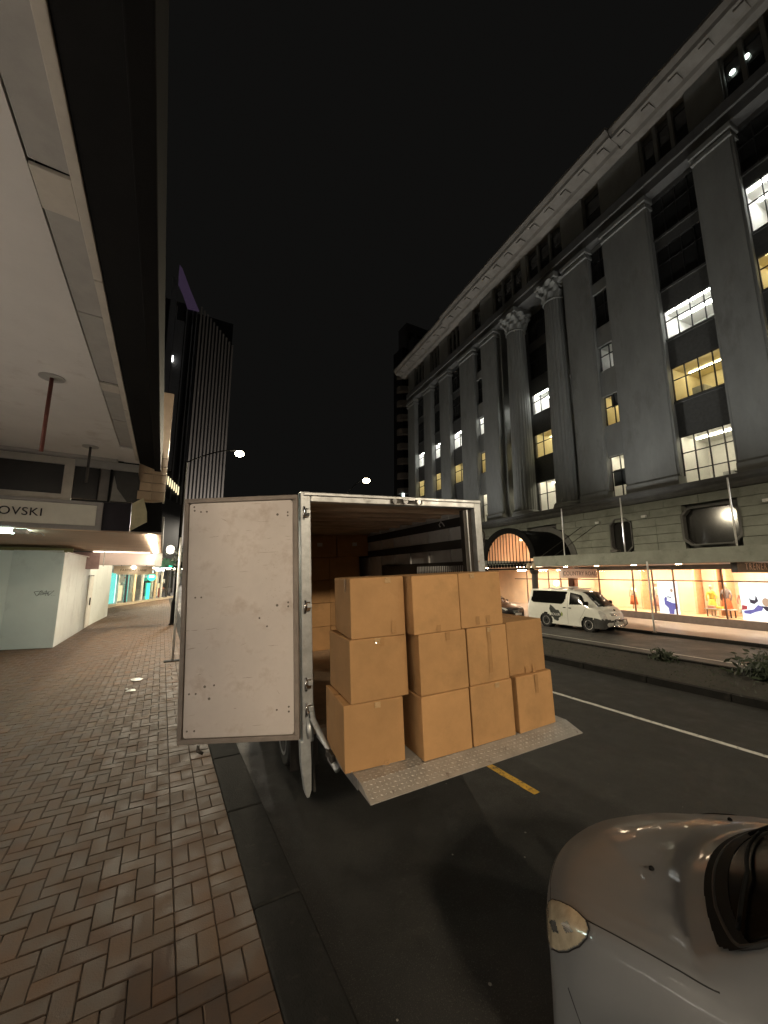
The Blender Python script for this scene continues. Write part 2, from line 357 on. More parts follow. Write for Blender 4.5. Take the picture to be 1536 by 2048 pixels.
street_lamp('added curved-arm lamp down the street hidden behind the open door', (4.5, 50, -.1), (6.5, 50, 8.4), 0, STREET_LAMP_W * 2.5, (1, .9, .74))  # added out of sight to throw light towards the towers
street_lamp('added curved-arm lamp lighting the foot of the ribbed tower, hidden behind the open door', (5.5, 88, -.1), (7.5, 88, 8.4), 0, STREET_LAMP_W * 5, (1, .9, .74))  # added out of sight to brighten the ribbed tower
street_lamp('curved-arm lamp on the left kerb behind the camera, out of shot', (.6, -15, 0), (-1.0, -15, 10.2), 0, STREET_LAMP_W * 2.1, (1, .81, .57), .8)

# ------------------------------------------------------------------ the box truck
TL, TR = (1.33, 3.80, 0), (0, -.045, R(-3.5))
TM = Matrix.Translation(TL) @ Matrix.Rotation(TR[2], 4, 'Z') @ Matrix.Rotation(TR[1], 4, 'Y')
tk = empty('box_truck', TL, TR)
tag(tk, 'white box truck with open rear doors and lowered tail lift, loaded with cartons', 'truck')
WT, LT, Z0, Z1 = 2.29, 5.0, .75, 3.035
BODYW = M('truck_body_white', (.62, .62, .60), .45, var=.08, scale=2, dirt=(.4, .38, .35), dscale=2)
MB().box(.002, .06, .06, LT, Z0 - .08, Z1 - .02).build('side_wall', BODYW, tk)
rw = MB().box(2.23, 2.288, .06, LT, Z0 - .08, Z1 - .02).build('side_wall', BODYW, tk)
MB().box(.0, WT, .06, LT, Z1 - .03, Z1).build('roof', BODYW, tk, bevel=.012)
MB().box(.06, 2.23, LT - .06, LT, Z0, Z1 - .03).build('front_wall', BODYW, tk)
MB().box(.06, 2.23, .0, LT - .06, Z0 - .07, Z0 - .002).build('cargo_floor', PLY, tk)
cl = MB().box(.062, 2.228, .06, LT - .06, 2.945, 2.96).build('ceiling_lining', PLY, tk)
for i in range(9):
    MB().box(.062, 2.228, .3 + i * .42, .36 + i * .42, 2.905, 2.945).build('ceiling_rib', PLY, cl)
ln = MB().box(2.205, 2.228, .12, LT - .08, Z0, 2.9).build('wall_lining', GREYP, tk)
for i in range(7): MB().box(2.185, 2.205, .5 + i * .55, .54 + i * .55, Z0, 2.9).build('wall_rib', GREYP, ln)
for z in (2.735, 2.44, 1.6): MB().box(2.165, 2.184, .14, LT - .1, z, z + .12).build('lashing_rail', RAIL, ln)
cr = MB().box(2.15, 2.184, .14, 2.6, 2.05, 2.27).build('louvred_panel', STEELD, ln)
for i in range(26): MB().tube([(2.148, .2 + i * .045, 2.1), (2.142, .2 + i * .045, 2.16), (2.148, .2 + i * .045, 2.22)], .009, 6).build('louvre', GREYP, cr)
MB().tube([(2.15, .55, 2.77), (2.13, .55, 2.80), (2.13, .60, 2.84), (2.13, .65, 2.80), (2.15, .65, 2.77)], .008, 6).build('tie_ring', GALV, ln)
MB().box(.062, .08, .12, LT - .08, Z0, 2.9).build('wall_lining', GREYP, tk)
# rear frame
pl = MB().box(-.03, .075, -.055, .058, .64, Z1 + .005).build('corner_post', GALV, tk, bevel=.008)
bl = MB(); bl.prism([(-.052, .66), (.045, .66), (.052, .45), (.05, .22), (.03, .165), (.005, .165), (-.012, .22), (-.045, .45)], 1, -.05, .03)
bl.build('column_foot', GALV, tk, bevel=.006)
MB().box(.075, .098, -.02, .03, .18, .64).build('lift_slide', STEELD, tk, bevel=.004)
MB().box(2.2, WT + .01, -.055, .058, .64, Z1 + .005).build('corner_post', GALV, tk, bevel=.008)
MB().box(2.2, 2.27, -.045, .02, .18, .64).build('column_foot', GALV, tk, bevel=.006)
MB().box(2.075, 2.2, .02, .1, Z0, 2.92).build('door_jamb', STEELD, tk, bevel=.005)
MB().box(2.12, 2.135, .008, .02, Z0, 2.92).build('jamb_strip', ALU, tk)
hd = MB().box(.075, 2.2, -.055, .058, 2.935, Z1 + .004).build('header_beam', ALU, tk, bevel=.01)
MB().box(.0, WT, -.075, -.056, 3.0, 3.03).build('drip_rail', ALU, hd, bevel=.004)
for x in (1.04, 1.18, 1.36):
    MB().lathe([(.028, 0), (.028, .02), (.018, .034)], (x, -.09, 2.975), axis='y', n=12).build('catch', CHROME, hd, smooth='auto')
MB().box(1.0, 1.42, -.066, -.0565, 2.955, 2.995).build('latch_plate', STEELD, hd)
MB().box(1.14, 1.3, -.1, -.0665, 2.985, 3.012).build('latch_bar', CHROME, hd, bevel=.004)
for z in (2.82, 1.89, 1.17, .94):
    h = MB().box(-.01, .05, -.085, -.056, z - .045, z + .045).build('hinge_bracket', CHROME, tk, bevel=.006)
    MB().tube([(.0, -.082, z - .06), (.0, -.082, z + .06)], .012, 10).build('hinge_pin', CHROME, h, smooth=True)
    MB().box(.02, .062, -.1, -.0855, z - .012, z + .028).build('clamp', GALV, h, bevel=.003)
# left door, swung out to face the camera
DW = 1.135
dr = MB(); zb, zt = .69, 3.0
dr.box(0, DW, 0, .03, zb, zt)
dr.box(0, DW, .0305, .058, zb, zb + .045).box(0, DW, .0305, .058, zt - .045, zt).box(0, .045, .0305, .058, zb + .0455, zt - .0455).box(DW - .045, DW, .0305, .058, zb + .0455, zt - .0455)
door = dr.build('left_door', DOORF, tk, bevel=.006); door.location = (-.045, -.03, 0); door.rotation_euler = (0, 0, R(153.6))
pn = MB()
n = 24; ax0, ax1, az0, az1, rr = .05, DW - .05, zb + .05, zt - .05, .03
poly = []
for cx, cz, a0 in ((ax1 - rr, az1 - rr, 0), (ax0 + rr, az1 - rr, 90), (ax0 + rr, az0 + rr, 180), (ax1 - rr, az0 + rr, 270)):
    for k in range(5): a = R(a0 + k * 22.5); poly.append((cx + rr * math.cos(a), cz + rr * math.sin(a)))
pn.prism(poly, 1, .031, .046); panel = pn.build('door_panel', DOORP, door, bevel=.004)
rm = MB().lathe([(.009, 0), (.009, .003), (.005, .006)], (0, 0, 0), axis='y', n=8).mesh('rivet'); rm.materials.append(RIVET)
rmb = MB().lathe([(.013, 0), (.013, .002), (.006, .003)], (0, 0, 0), axis='y', n=8).mesh('bolt_hole'); rmb.materials.append(RIVET)
def dpx(px, py):   # panel spot from its place in the photo's door area (375..600 x 995..1480)
    return ((600 - px) / 232 * DW, zt - (py - 992) / 488 * (zt - zb))
for k, (px, py) in enumerate([(402, 1021), (414, 1021), (388, 1010), (389, 1018), (559, 1033), (580, 1029), (580, 1036), (395, 1199), (407, 1199), (558, 1221), (580, 1216), (580, 1224),
               (388, 1387), (401, 1387), (418, 1374), (436, 1372), (427, 1397), (557, 1423), (580, 1418), (580, 1427), (386, 1456), (400, 1456), (523, 1245), (538, 1262)]):
    x, z = dpx(px, py); link_copy('rivet', rmb if k in (4, 9, 14, 16) else rm, (x, .046, z), (0, 0, 0), door)
sc = MB()
random.seed(21)
def scuff(px, py, L, a, wd):
    x, z = dpx(px, py); c, s = math.cos(a), math.sin(a); n = 6; pts = []
    for i in range(n + 1):
        t = (i / n - .5) * L; ww = wd * (1 - (2 * i / n - 1) ** 2) * random.uniform(.5, 1.2) + .0004; off = random.uniform(-.002, .002)
        pts.append((x + c * t, z + s * t + off, ww))
    vv = [(p[0], .0466, p[1] + p[2]) for p in pts] + [(p[0], .0466, p[1] - p[2]) for p in pts]
    sc.add(vv, [(i, i + 1, i + n + 2, i + n + 1) for i in range(n)])
for px, py, L, a, wd in [(515, 1008, .1, 0, .002), (450, 1040, .07, -.5, .003), (530, 1047, .12, -.05, .002), (540, 1112, .2, .0, .0025), (430, 1075, .1, .1, .002), (490, 1150, .1, 0, .002), (378, 1265, .08, .05, .003), (395, 1264, .07, 0, .0035),
                         (428, 1263, .12, .1, .003), (500, 1360, .1, .05, .003), (477, 1417, .022, .1, .005), (440, 1060, .05, 1.2, .002), (580, 1080, .06, -.1, .002), (420, 1300, .05, .8, .003), (550, 1300, .1, .02, .002), (460, 1180, .12, .05, .002), (390, 1300, .09, .15, .004), (560, 1390, .05, -1, .003), (520, 1450, .1, .05, .002), (408, 1350, .05, .2, .003)]:
    scuff(px, py, L, -a, wd)
for i in range(70):
    px = random.gauss(545, 16); py = random.uniform(1090, 1250); scuff(px, py, random.uniform(.006, .018), random.uniform(0, 3.1), random.uniform(.001, .0025))
for i in range(22):
    scuff(random.uniform(385, 585), random.uniform(1010, 1460), random.uniform(.02, .07), random.gauss(0, .25), random.uniform(.0006, .0016))
tag(sc.build('scuff_marks', SCUFF, door), kind='stuff')
MB().tube([(.95, .02, zb - .02), (.95, .03, zb - .07), (.9, .03, zb - .09)], .014, 8).build('latch_hook', STEELD, door, smooth=True)
MB().tube([(DW - .12, -.02, zb - .03), (DW - .12, -.02, zt - .1)], .016, 10).build('lock_rod', GALV, door, smooth=True)
# right door, folded back along the side
rdo = MB().box(WT + .03, WT + .075, .02, DW + .02, zb, zt).build('right_door', BODYW, tk, bevel=.006)
MB().tube([(WT + .055, -.02, 2.65), (WT + .03, -.07, 2.6), (WT + .045, -.03, 2.5)], .01, 8).build('door_stay', STEELD, rdo)
# tail lift
pf = MB(); pf.prism([(-.06, .75), (-1.14, .75), (-1.31, .692), (-1.305, .684), (-1.1, .69), (-.06, .68)], 0, .1, 2.2)
plat = pf.build('tail_lift_platform', PLATE, tk, bevel=.004)
tr_ = MB()   # raised tread lozenges on the flat and the ramp
for i in range(58):
    for j in range(9):
        x, y = .13 + i * .0355, -1.27 + j * .032
        zf_ = .75 if y > -1.14 else .75 + (y + 1.14) / .17 * .058
        dx, dy = (.011, .006) if (i + j) % 2 else (.011, -.006); nx_, ny_ = -dy * .28, dx * .28; sl = 0 if y > -1.14 else .341
        P_ = lambda a, b, h: (x + a, y + b, zf_ + b * sl + h)
        tr_.add([P_(-dx, -dy, .0006), P_(nx_, ny_, .0006), P_(dx, dy, .0006), P_(-nx_, -ny_, .0006), P_(0, 0, .0042)], [(0, 1, 4), (1, 2, 4), (2, 3, 4), (3, 0, 4)])
tag(tr_.build('tread_pattern', PLATE, plat), kind='stuff')
MB().box(.092, .0985, -1.1, -.08, .685, .762).build('edge_strip', ALU, plat, bevel=.002)
MB().tube([(.06, -.03, .98), (.05, -.12, .86), (.06, -.3, .80), (.07, -.55, .735)], [.022, .026, .026, .018], 10).build('lift_arm', GALV, tk, smooth=True)
MB().tube([(.03, -.05, .86), (.025, -.09, .78), (.03, -.1, .70)], [.02, .03, .022], 10).build('lift_link', GALV, tk, smooth=True)
MB().box(.045, .085, -.66, -.5, .69, .755).build('hinge_block', STEELD, tk, bevel=.008)
MB().tube([(.07, -.57, .70), (.075, -.72, .665)], [.03, .022], 10).build('pivot_boss', GALV, tk, smooth=True)
MB().box(.3, 2.0, .1, .25, .28, .4).build('lift_crossbeam', STEELD, tk)
MB().box(.5, .62, .2, LT + 1.6, .42, .66).build('chassis_rail', STEELD, tk)
MB().box(1.65, 1.77, .2, LT + 1.6, .42, .66).build('chassis_rail', STEELD, tk)
MB().box(.07, .4, .93, .95, -.04, .62).build('mudflap', STEELD, tk)
MB().box(1.88, 2.2, .93, .95, -.08, .62).build('mudflap', STEELD, tk)
MB().box(.36, .5, .06, .09, .34, .42).build('tail_light', M('tail_light_red', (.35, .012, .008), .25), tk, bevel=.004)
MB().box(1.8, 1.94, .06, .09, .34, .42).build('tail_light', bpy.data.materials['tail_light_red'], tk, bevel=.004)
def wheel(parent, c, r, wd, rimmat, axis='x', spokes=5, side=-1):
    w_ = MB().lathe([(r * .62, -wd / 2), (r * .93, -wd / 2), (r, -wd / 2 + .03), (r, wd / 2 - .03), (r * .93, wd / 2), (r * .62, wd / 2)], c, axis=axis, n=28).build('wheel', RUBBER, parent, smooth='auto')
    rm_ = MB(); f = side * (wd / 2 + .004)
    def P(rad, ang, h):
        q = (h, rad * math.cos(ang), rad * math.sin(ang)) if axis == 'x' else (rad * math.cos(ang), h, rad * math.sin(ang))
        return (c[0] + q[0], c[1] + q[1], c[2] + q[2])
    nseg = 28; vs = []; fs = []
    for k in range(nseg):
        a = 2 * math.pi * k / nseg; vs += [P(r * .66, a, f), P(r * .56, a, f), P(r * .54, a, f - side * .05)]
    for k in range(nseg):
        j = (k + 1) % nseg; fs += [(3 * k, 3 * j, 3 * j + 1, 3 * k + 1), (3 * k + 1, 3 * j + 1, 3 * j + 2, 3 * k + 2)]
    rm_.add(vs, fs)
    for k in range(spokes):
        a = 2 * math.pi * k / spokes + .3; da = .30; db = .16
        rm_.add([P(r * .14, a - da * 1.6, f - side * .012), P(r * .14, a + da * 1.6, f - side * .012), P(r * .57, a + db, f - side * .004), P(r * .57, a - db, f - side * .004)], [(0, 1, 2, 3)])
    vs = [P(r * .17, 2 * math.pi * k / 12, f - side * .004) for k in range(12)]; rm_.add(vs, [tuple(range(12))])
    rm_.build('rim', rimmat, w_)
    return w_
for x, sd, dz in ((.22, -1, -.01), (2.07, 1, -.09)):
    wheel(tk, (x, 1.35, .24 + dz), .36, .3, ALU, side=sd); wheel(tk, (x, LT + 1.2, .24 + dz), .36, .22, ALU, side=sd)
MB().tube([(.3, 1.35, .24), (2.0, 1.35, .16)], .06, 10).build('rear_axle', STEELD, tk)
cb = MB(); cb.prism([(LT + .12, .5), (LT + .12, 2.25), (LT + .9, 2.3), (LT + 1.25, 2.2), (LT + 1.72, 1.35), (LT + 1.85, .95), (LT + 1.85, .3), (LT + 1.6, .25), (LT + .9, .3)], 0, .2, 2.1)
cab = cb.build('cab', BODYW, tk, bevel=.06, seg=3)
MB().prism([(LT + 1.30, 2.1), (LT + 1.73, 1.38), (LT + 1.75, 1.39), (LT + 1.32, 2.12)], 0, .3, 2.0).build('windscreen', CGLASS, cab)
for x in (.192, 2.102): MB().prism([(LT + .35, 1.35), (LT + .35, 2.05), (LT + 1.1, 2.05), (LT + 1.45, 1.35)], 0, x, x + .006).build('side_window', CGLASS, cab)

# ------------------------------------------------------------------ cartons
CW, CD, CH = .455, .6, .465
def carton(label, x, y, z, wv=CW, dv=CD, hv=CH, rz_=0.0, group='cartons on the tail lift', seedv=0, tapes=(), name='cardboard_carton'):
    rn = random.Random(seedv)
    M4 = TM @ Matrix.Translation((x + wv / 2, y + dv / 2, z)) @ Matrix.Rotation(rz_, 4, 'Z')
    t = empty(name); t.matrix_world = M4; tag(t, label, 'carton', group)
    nx, ny, nz = 8, 8, 8; b = MB(); a, d = wv / 2, dv / 2
    bul = rn.uniform(.003, .011); sag = rn.uniform(0, .004)
    def P(u, v, q):   # u,v,q in -1..1
        ex = (1 - v * v) * (1 - q * q) * bul; ey = (1 - u * u) * (1 - q * q) * bul
        return (u * a + math.copysign(ex, u) * (abs(u) == 1), v * d + math.copysign(ey, v) * (abs(v) == 1), hv * (q + 1) / 2 - (q == 1) * (1 - u * u) * (1 - v * v) * sag)
    for fx in range(6):
        vs = []; fs = []
        for i in range(9):
            for j in range(9):
                p, q = i / 4 - 1, j / 4 - 1
                vs.append(P(*[(-1, p, q), (1, p, q), (p, -1, q), (p, 1, q), (p, q, -1), (p, q, 1)][fx]))
        for i in range(8):
            for j in range(8): fs.append((i * 9 + j, i * 9 + j + 1, i * 9 + j + 10, i * 9 + j + 9))
        b.add(vs, fs)
    me = b.mesh('box_body')
    import bmesh
    bm = bmesh.new(); bm.from_mesh(me); bmesh.ops.remove_doubles(bm, verts=bm.verts, dist=.0004); bmesh.ops.recalc_face_normals(bm, faces=bm.faces); bm.to_mesh(me); bm.free()
    me.materials.append(CARD); o = bpy.data.objects.new('box_body', me); COL.objects.link(o); o.parent = t
    md = o.modifiers.new('bv', 'BEVEL'); md.width = .006; md.segments = 2; md.limit_method = 'ANGLE'
    # closing flaps on top: two thin sheets that meet on the centre line, and the tape over them
    for sgn in (-1, 1):
        y0, y1 = (-d + .004, -.004) if sgn < 0 else (.004, d - .004)
        MB().box(-a + .004, a - .004, y0, y1, hv - .001, hv + .003).build('flap', CARD, t)
    MB().box(-.026, .026, 0, 0, 0, 0)
    tp = MB(); tp.box(-a + .002, a - .002, -.026, .026, hv + .0035, hv + .0042); tp.build('tape', TAPE, t)
    for (side, u, z0, z1) in tapes:   # tape tails down a face: side 'f' front or 'l' left
        m = MB(); n = 6; vs = []
        for i in range(n + 1):
            zz = z0 + (z1 - z0) * i / n; k = rn.uniform(-.002, .002)
            if side == 'f': vs += [(u * a - .02 + k, -d - bul - .0025, zz), (u * a + .02 + k, -d - bul - .0025, zz)]
            else: vs += [(-a - bul - .0025, u * d - .02 + k, zz), (-a - bul - .0025, u * d + .02 + k, zz)]
        m.add(vs, [(2 * i, 2 * i + 1, 2 * i + 3, 2 * i + 2) for i in range(n)]); m.build('tape', TAPE, t)
    if group == 'cartons on the tail lift' and seedv % 2:
        m = MB(); u0 = rn.uniform(-.4, .4) * a; vs = []   # crinkled tape tail folded over the top edge
        for i in range(5):
            for j in range(4): vs.append((u0 + (j - 1.5) * .016, -d - bul * .4 - .004 - rn.uniform(0, .006), hv - i * .011))
        m.add(vs, [(i * 4 + j, i * 4 + j + 1, i * 4 + j + 5, i * 4 + j + 4) for i in range(4) for j in range(3)]); m.build('tape_tail', TAPES, t)
    return t
FR = -1.005
C = [('bottom carton at the left end of the lift, dented lower edge with tape', .07, FR, 0, -.09, [('f', .35, .0, .04), ('f', .1, .42, .463)]),
     ('bottom carton second from the left on the lift, under the two tallest neighbours', .645, -1.135, 0, -.03, []),
     ('bottom carton third from the left on the lift, plain front', 1.112, -1.14, 0, -.01, []),
     ('bottom carton at the right end of the lift with a tape strip down its front', 1.6, -1.145, 0, .03, [('f', .05, .3, .463)]),
     ('middle carton of the leftmost stack, set in from the carton below', .12, FR, 1, -.06, [('f', .1, .40, .463)]),
     ('middle carton of the second stack with a torn tape tab at its top', .655, -1.13, 1, -.04, [('f', .2, .40, .463)]),
     ('middle carton of the third stack with a long tape strip down its front', 1.118, -1.13, 1, .0, [('f', .05, .08, .463)]),
     ('upper carton of the shorter right-hand stack, tape tail at its foot', 1.6, -1.10, 1, -.02, [('f', -.1, .0, .06), ('f', .3, .0, .07)]),
     ('top carton of the leftmost stack, shiny tape on its upper left face', .16, FR - .005, 2, -.13, [('l', -.55, .36, .463), ('f', .55, .02, .12)]),
     ('top carton of the second stack, darker left side in view', .61, -1.13, 2, -.02, [('f', .0, .01, .06)]),
     ('top carton of the third stack, scuffed along its lower edge', 1.085, -1.125, 2, -.03, [('f', -.25, .02, .09), ('f', .25, .02, .09)])]
for k, (lb, x, y, row, rz_, tp) in enumerate(C):
    carton(lb, x, y, Z0 + .002 + row * (CH + .0055), rz_=rz_, tapes=tp, seedv=k + 3, wv=.44 if row == 1 and k in (6, 7) else (.485 if k in (0, 4) else CW))
rowsn = ['floor', 'second', 'third', 'fourth', 'top']; coln = ['left', 'middle', 'right']
for r_ in range(5):
    for c_ in range(3):
        if r_ == 4: xx, ww, yy = [.13, .84, 1.52][c_], .66, 3.25
        else: xx, ww, yy = [.10, .75, 1.38][c_], .62, 3.32
        carton('carton deep in the truck, %s row of the back wall, %s of three' % (rowsn[r_], coln[c_]), xx, yy, Z0 + .002 + r_ * .43, ww, .6, .42, random.uniform(-.02, .02), 'cartons inside the truck', 50 + r_ * 3 + c_)
for k, (x, z, wd) in enumerate([(1.2, 2.74, .1), (1.86, 2.62, .09), (.62, 2.62, .08)]):
    p = [c for c in bpy.data.objects if c.get('group') == 'cartons inside the truck' and 'top row' in c['label']][[1, 2, 0][k]]
    MB().box(-.05 + .1 * k * .3, .05 + .1 * k * .3, -.3085, -.3075, .2, .27).build('paper_label', TAPEW, p)
MB().box(0, 0, 0, 0, 0, 0)

# ------------------------------------------------------------------ department store across the street
FP0 = (24.2, 10, 0); FA = R(-6)
FM = Matrix.Translation(FP0) @ Matrix.Rotation(FA, 4, 'Z')
def FW(x, u, z): return FM @ Vector((x, u, z))
st = empty('department_store', FP0, (0, 0, FA))
tag(st, 'grey stone department store with giant columns, lit office windows and shopfront awning', 'building')
GZ = FARZ + .12
UL, UR = 31.4, -13.0
ROWS = [(7.05, 9.75), (11.85, 13.9), (15.7, 17.5), (18.9, 21.5), (22.3, 24.8)]
PIL = [(-13.0, -11.4), (-8.8, -7.2), (-4.6, -2.97), (-.3, 2.5), (3.85, 5.75), (13.75, 15.65), (17.0, 19.3), (21.6, 23.4), (25.5, 27.1), (29.6, 31.4)]
BAYS = [(-11.4, -8.8), (-7.2, -4.6), (-2.97, -.3), (2.5, 3.85), (15.65, 17.0), (19.3, 21.6), (23.4, 25.5), (27.1, 29.6)]
NARROW = {3, 4}
def window(u0, u1, z0, z1, x, nx, nz, state, parent=st, hz=None, bar=.045):
    """a window: bars as the part, panes as its sub-parts; lit ones get a room with a strip light behind"""
    us = [u0 + (u1 - u0) * i / nx for i in range(nx + 1)]; zs = hz or [z0 + (z1 - z0) * i / nz for i in range(nz + 1)]
    m = MB()
    for i, u in enumerate(us):
        b0, b1 = (u, u + bar) if i == 0 else ((u - bar, u) if i == nx else (u - bar / 2, u + bar / 2)); m.box(x - .05, x + .03, b0, b1, z0, z1)
    for i, z in enumerate(zs):
        b0, b1 = (z, z + bar) if i == 0 else ((z - bar, z) if i == len(zs) - 1 else (z - bar / 2, z + bar / 2)); m.box(x - .047, x + .027, u0 + .002, u1 - .002, b0 + .001, b1 - .001)
    wd = m.build('window', MULL, parent)
    for i in range(nx):
        for j in range(len(zs) - 1):
            MB().quad((x, us[i], zs[j]), (x, us[i + 1], zs[j]), (x, us[i + 1], zs[j + 1]), (x, us[i], zs[j + 1])).build('pane', WGLASS if state else DGLASS, wd)
    if not state: return
    dep = 3.2 if u1 - u0 > 1.5 else 2.2; wm, smt = {'w': (ROOMW, STRIPW), 'y': (ROOMY, STRIPY), 'm': (ROOMW, STRIPM), 'd': (ROOMW, STRIPW)}[state]
    h = z1 + .25; r = MB(); a, b = u0 - .3, u1 + .3
    r.quad((x + .06, a, h), (x + dep, a, h), (x + dep, b, h), (x + .06, b, h)); r.quad((x + dep, a, z0 - .4), (x + dep, b, z0 - .4), (x + dep, b, h), (x + dep, a, h))
    r.quad((x + .06, a, z0 - .4), (x + dep, a, z0 - .4), (x + dep, a, h), (x + .06, a, h)); r.quad((x + .06, b, z0 - .4), (x + dep, b, z0 - .4), (x + dep, b, h), (x + .06, b, h))
    r.quad((x + .06, a, z0 - .4), (x + dep, a, z0 - .4), (x + dep, b, z0 - .4), (x + .06, b, z0 - .4))
    ro = r.build('office_room', wm, parent)
    s = MB()
    if state == 'd': s.box(x + dep - .5, x + dep - .4, u0, u0 + .5, h - .09, h - .05)
    elif state == 'y': s.box(x + .35, x + .45, u0 + .15, u1 - .15, h - .06, h - .02); s.box(x + 1.9, x + 2.0, u0 - .1, u1 + .1, h - .06, h - .02)
    else: s.box(x + .5, x + .62, u0 - .1, u1 + .1, h - .09, h - .05); s.box(x + 1.7, x + 1.82, u0 - .1, u1 + .1, h - .09, h - .05)
    s.build('strip_light', smt, ro)
    rn = random.Random(int(u0 * 100 + z0 * 10))
    for k in range(2):
        uu = rn.uniform(u0, u1 - .4); MB().box(x + rn.uniform(.8, 1.6), x + 1.9, uu, uu + rn.uniform(.3, .7), z0 - .4, z0 + rn.uniform(.2, .9)).build('cabinet', GREYP, ro)

# solid body behind
MB().box(4.5, 16, UR, UL, GZ, 29.5).build('rear_block', STONED, st)
MB().box(.42, 4.5, UL - .3, UL, GZ, 29.5).build('end_wall', STONE, st)
MB().box(.42, 4.5, UR, UR + .3, GZ, 29.5).build('end_wall', STONE, st)
STATES = {2: ['m', 'y', 'w', 0, 0], 3: ['m', 'y', 'd', 0, 0], 4: ['m', 'y', 'w', 0, 0], 5: ['y', 'y', 'w', 0, 0], 6: ['y', 'y', 'w', 0, 0], 7: ['y', 'y', 'w', 0, 0], 1: ['m', 'y', 'y', 'w', 0], 0: ['m', 'y', 0, 0, 0]}
for k, (a, b) in enumerate(BAYS):
    nar = k in NARROW; xw = .30 if nar else .36
    prev = 6.9
    for r_, (z0, z1) in enumerate(ROWS):
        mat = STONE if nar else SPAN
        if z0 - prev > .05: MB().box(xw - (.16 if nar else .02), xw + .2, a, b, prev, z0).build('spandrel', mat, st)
        if not nar: MB().box(xw - .1, xw - .021, a, b, z0 - .16, z0 - .02).build('window_sill', SPAN, st)
        if k in (1, 2): nx, hz = 4, [z0, z0 + (z1 - z0) * .62, z1] if r_ else [z0, z0 + .75, z0 + 1.75, z1]
        elif nar: nx, hz = 2, [z0, z0 + (z1 - z0) * .62, z1]
        else: nx, hz = 2, [z0, z0 + (z1 - z0) * .62, z1]
        inset = .0 if nar is False else .04
        window(a + inset, b - inset, z0, z1, xw + .05, nx, 2, STATES[k][r_], hz=hz)
        if nar and r_ == 0 and k == 3: MB().box(xw + .09, xw + .1, a + .1, b - .1, z0 + .75, z0 + 1.8).build('roller_blind', STONED, st)
        if nar and r_ == 1 and k == 3: MB().box(xw + .09, xw + .1, a + .1, b - .45, z0 + 1.2, z1).build('roller_blind', STONED, st)
        prev = z1
    MB().box(xw - .02, xw + .2, a, b, prev, 25.1).build('spandrel', STONE if nar else SPAN, st)
def fluted(u0, u1, z0, z1, x0, x1, name, n=7):
    m = MB().box(x0, x1, u0, u1, z0, z1); return m.build(name, STONE, st, bevel=.03)
for (a, b) in PIL:
    p = fluted(a, b, 6.95, 25.1, -.25, .41, 'pilaster')
    MB().box(-.36, .405, a - .1, b + .1, 24.35, 24.6).build('capital_band', STONE, p, bevel=.02)
    MB().box(-.42, .40, a - .16, b + .16, 24.75, 25.098).build('capital', STONE, p, bevel=.04)
    MB().box(-.33, .405, a - .08, b + .08, 6.951, 7.5).build('plinth', STONE, p, bevel=.03)
    MB().box(-.20, .0, b - .0, b + .10, 7.5, 24.3).build('side_fillet', STONE, p)
    MB().box(-.20, .0, a - .10, a, 7.5, 24.3).build('side_fillet', STONE, p)
# recessed centre with two giant round columns
RB = 1.35
for (a, b) in ((5.75, 6.0), (13.5, 13.75)): MB().box(.41, RB + .3, a, b, 6.9, 25.1).build('recess_wall', STONE, st)
for (a, b) in ((6.9, 7.5), (11.1, 11.6)): MB().box(RB, RB + .3, a, b, 6.9, 25.1).build('recess_pier', STONED, st)
for (a, b), ss in (((6.0, 6.9), ['m', 'y', 'w', 0, 0]), ((7.5, 11.1), ['m', 'y', 'w', 0, 0]), ((11.6, 13.5), ['m', 'y', 'w', 0, 0])):
    prev = 6.9
    for r_, (z0, z1) in enumerate(ROWS):
        MB().box(RB, RB + .2, a, b, prev, z0).build('spandrel', SPAN, st)
        window(a, b, z0, z1, RB + .08, 4 if b - a > 2 else 2, 2, ss[r_], hz=[z0, z0 + (z1 - z0) * .62, z1]); prev = z1
    MB().box(RB, RB + .2, a, b, prev, 25.1).build('spandrel', SPAN, st)
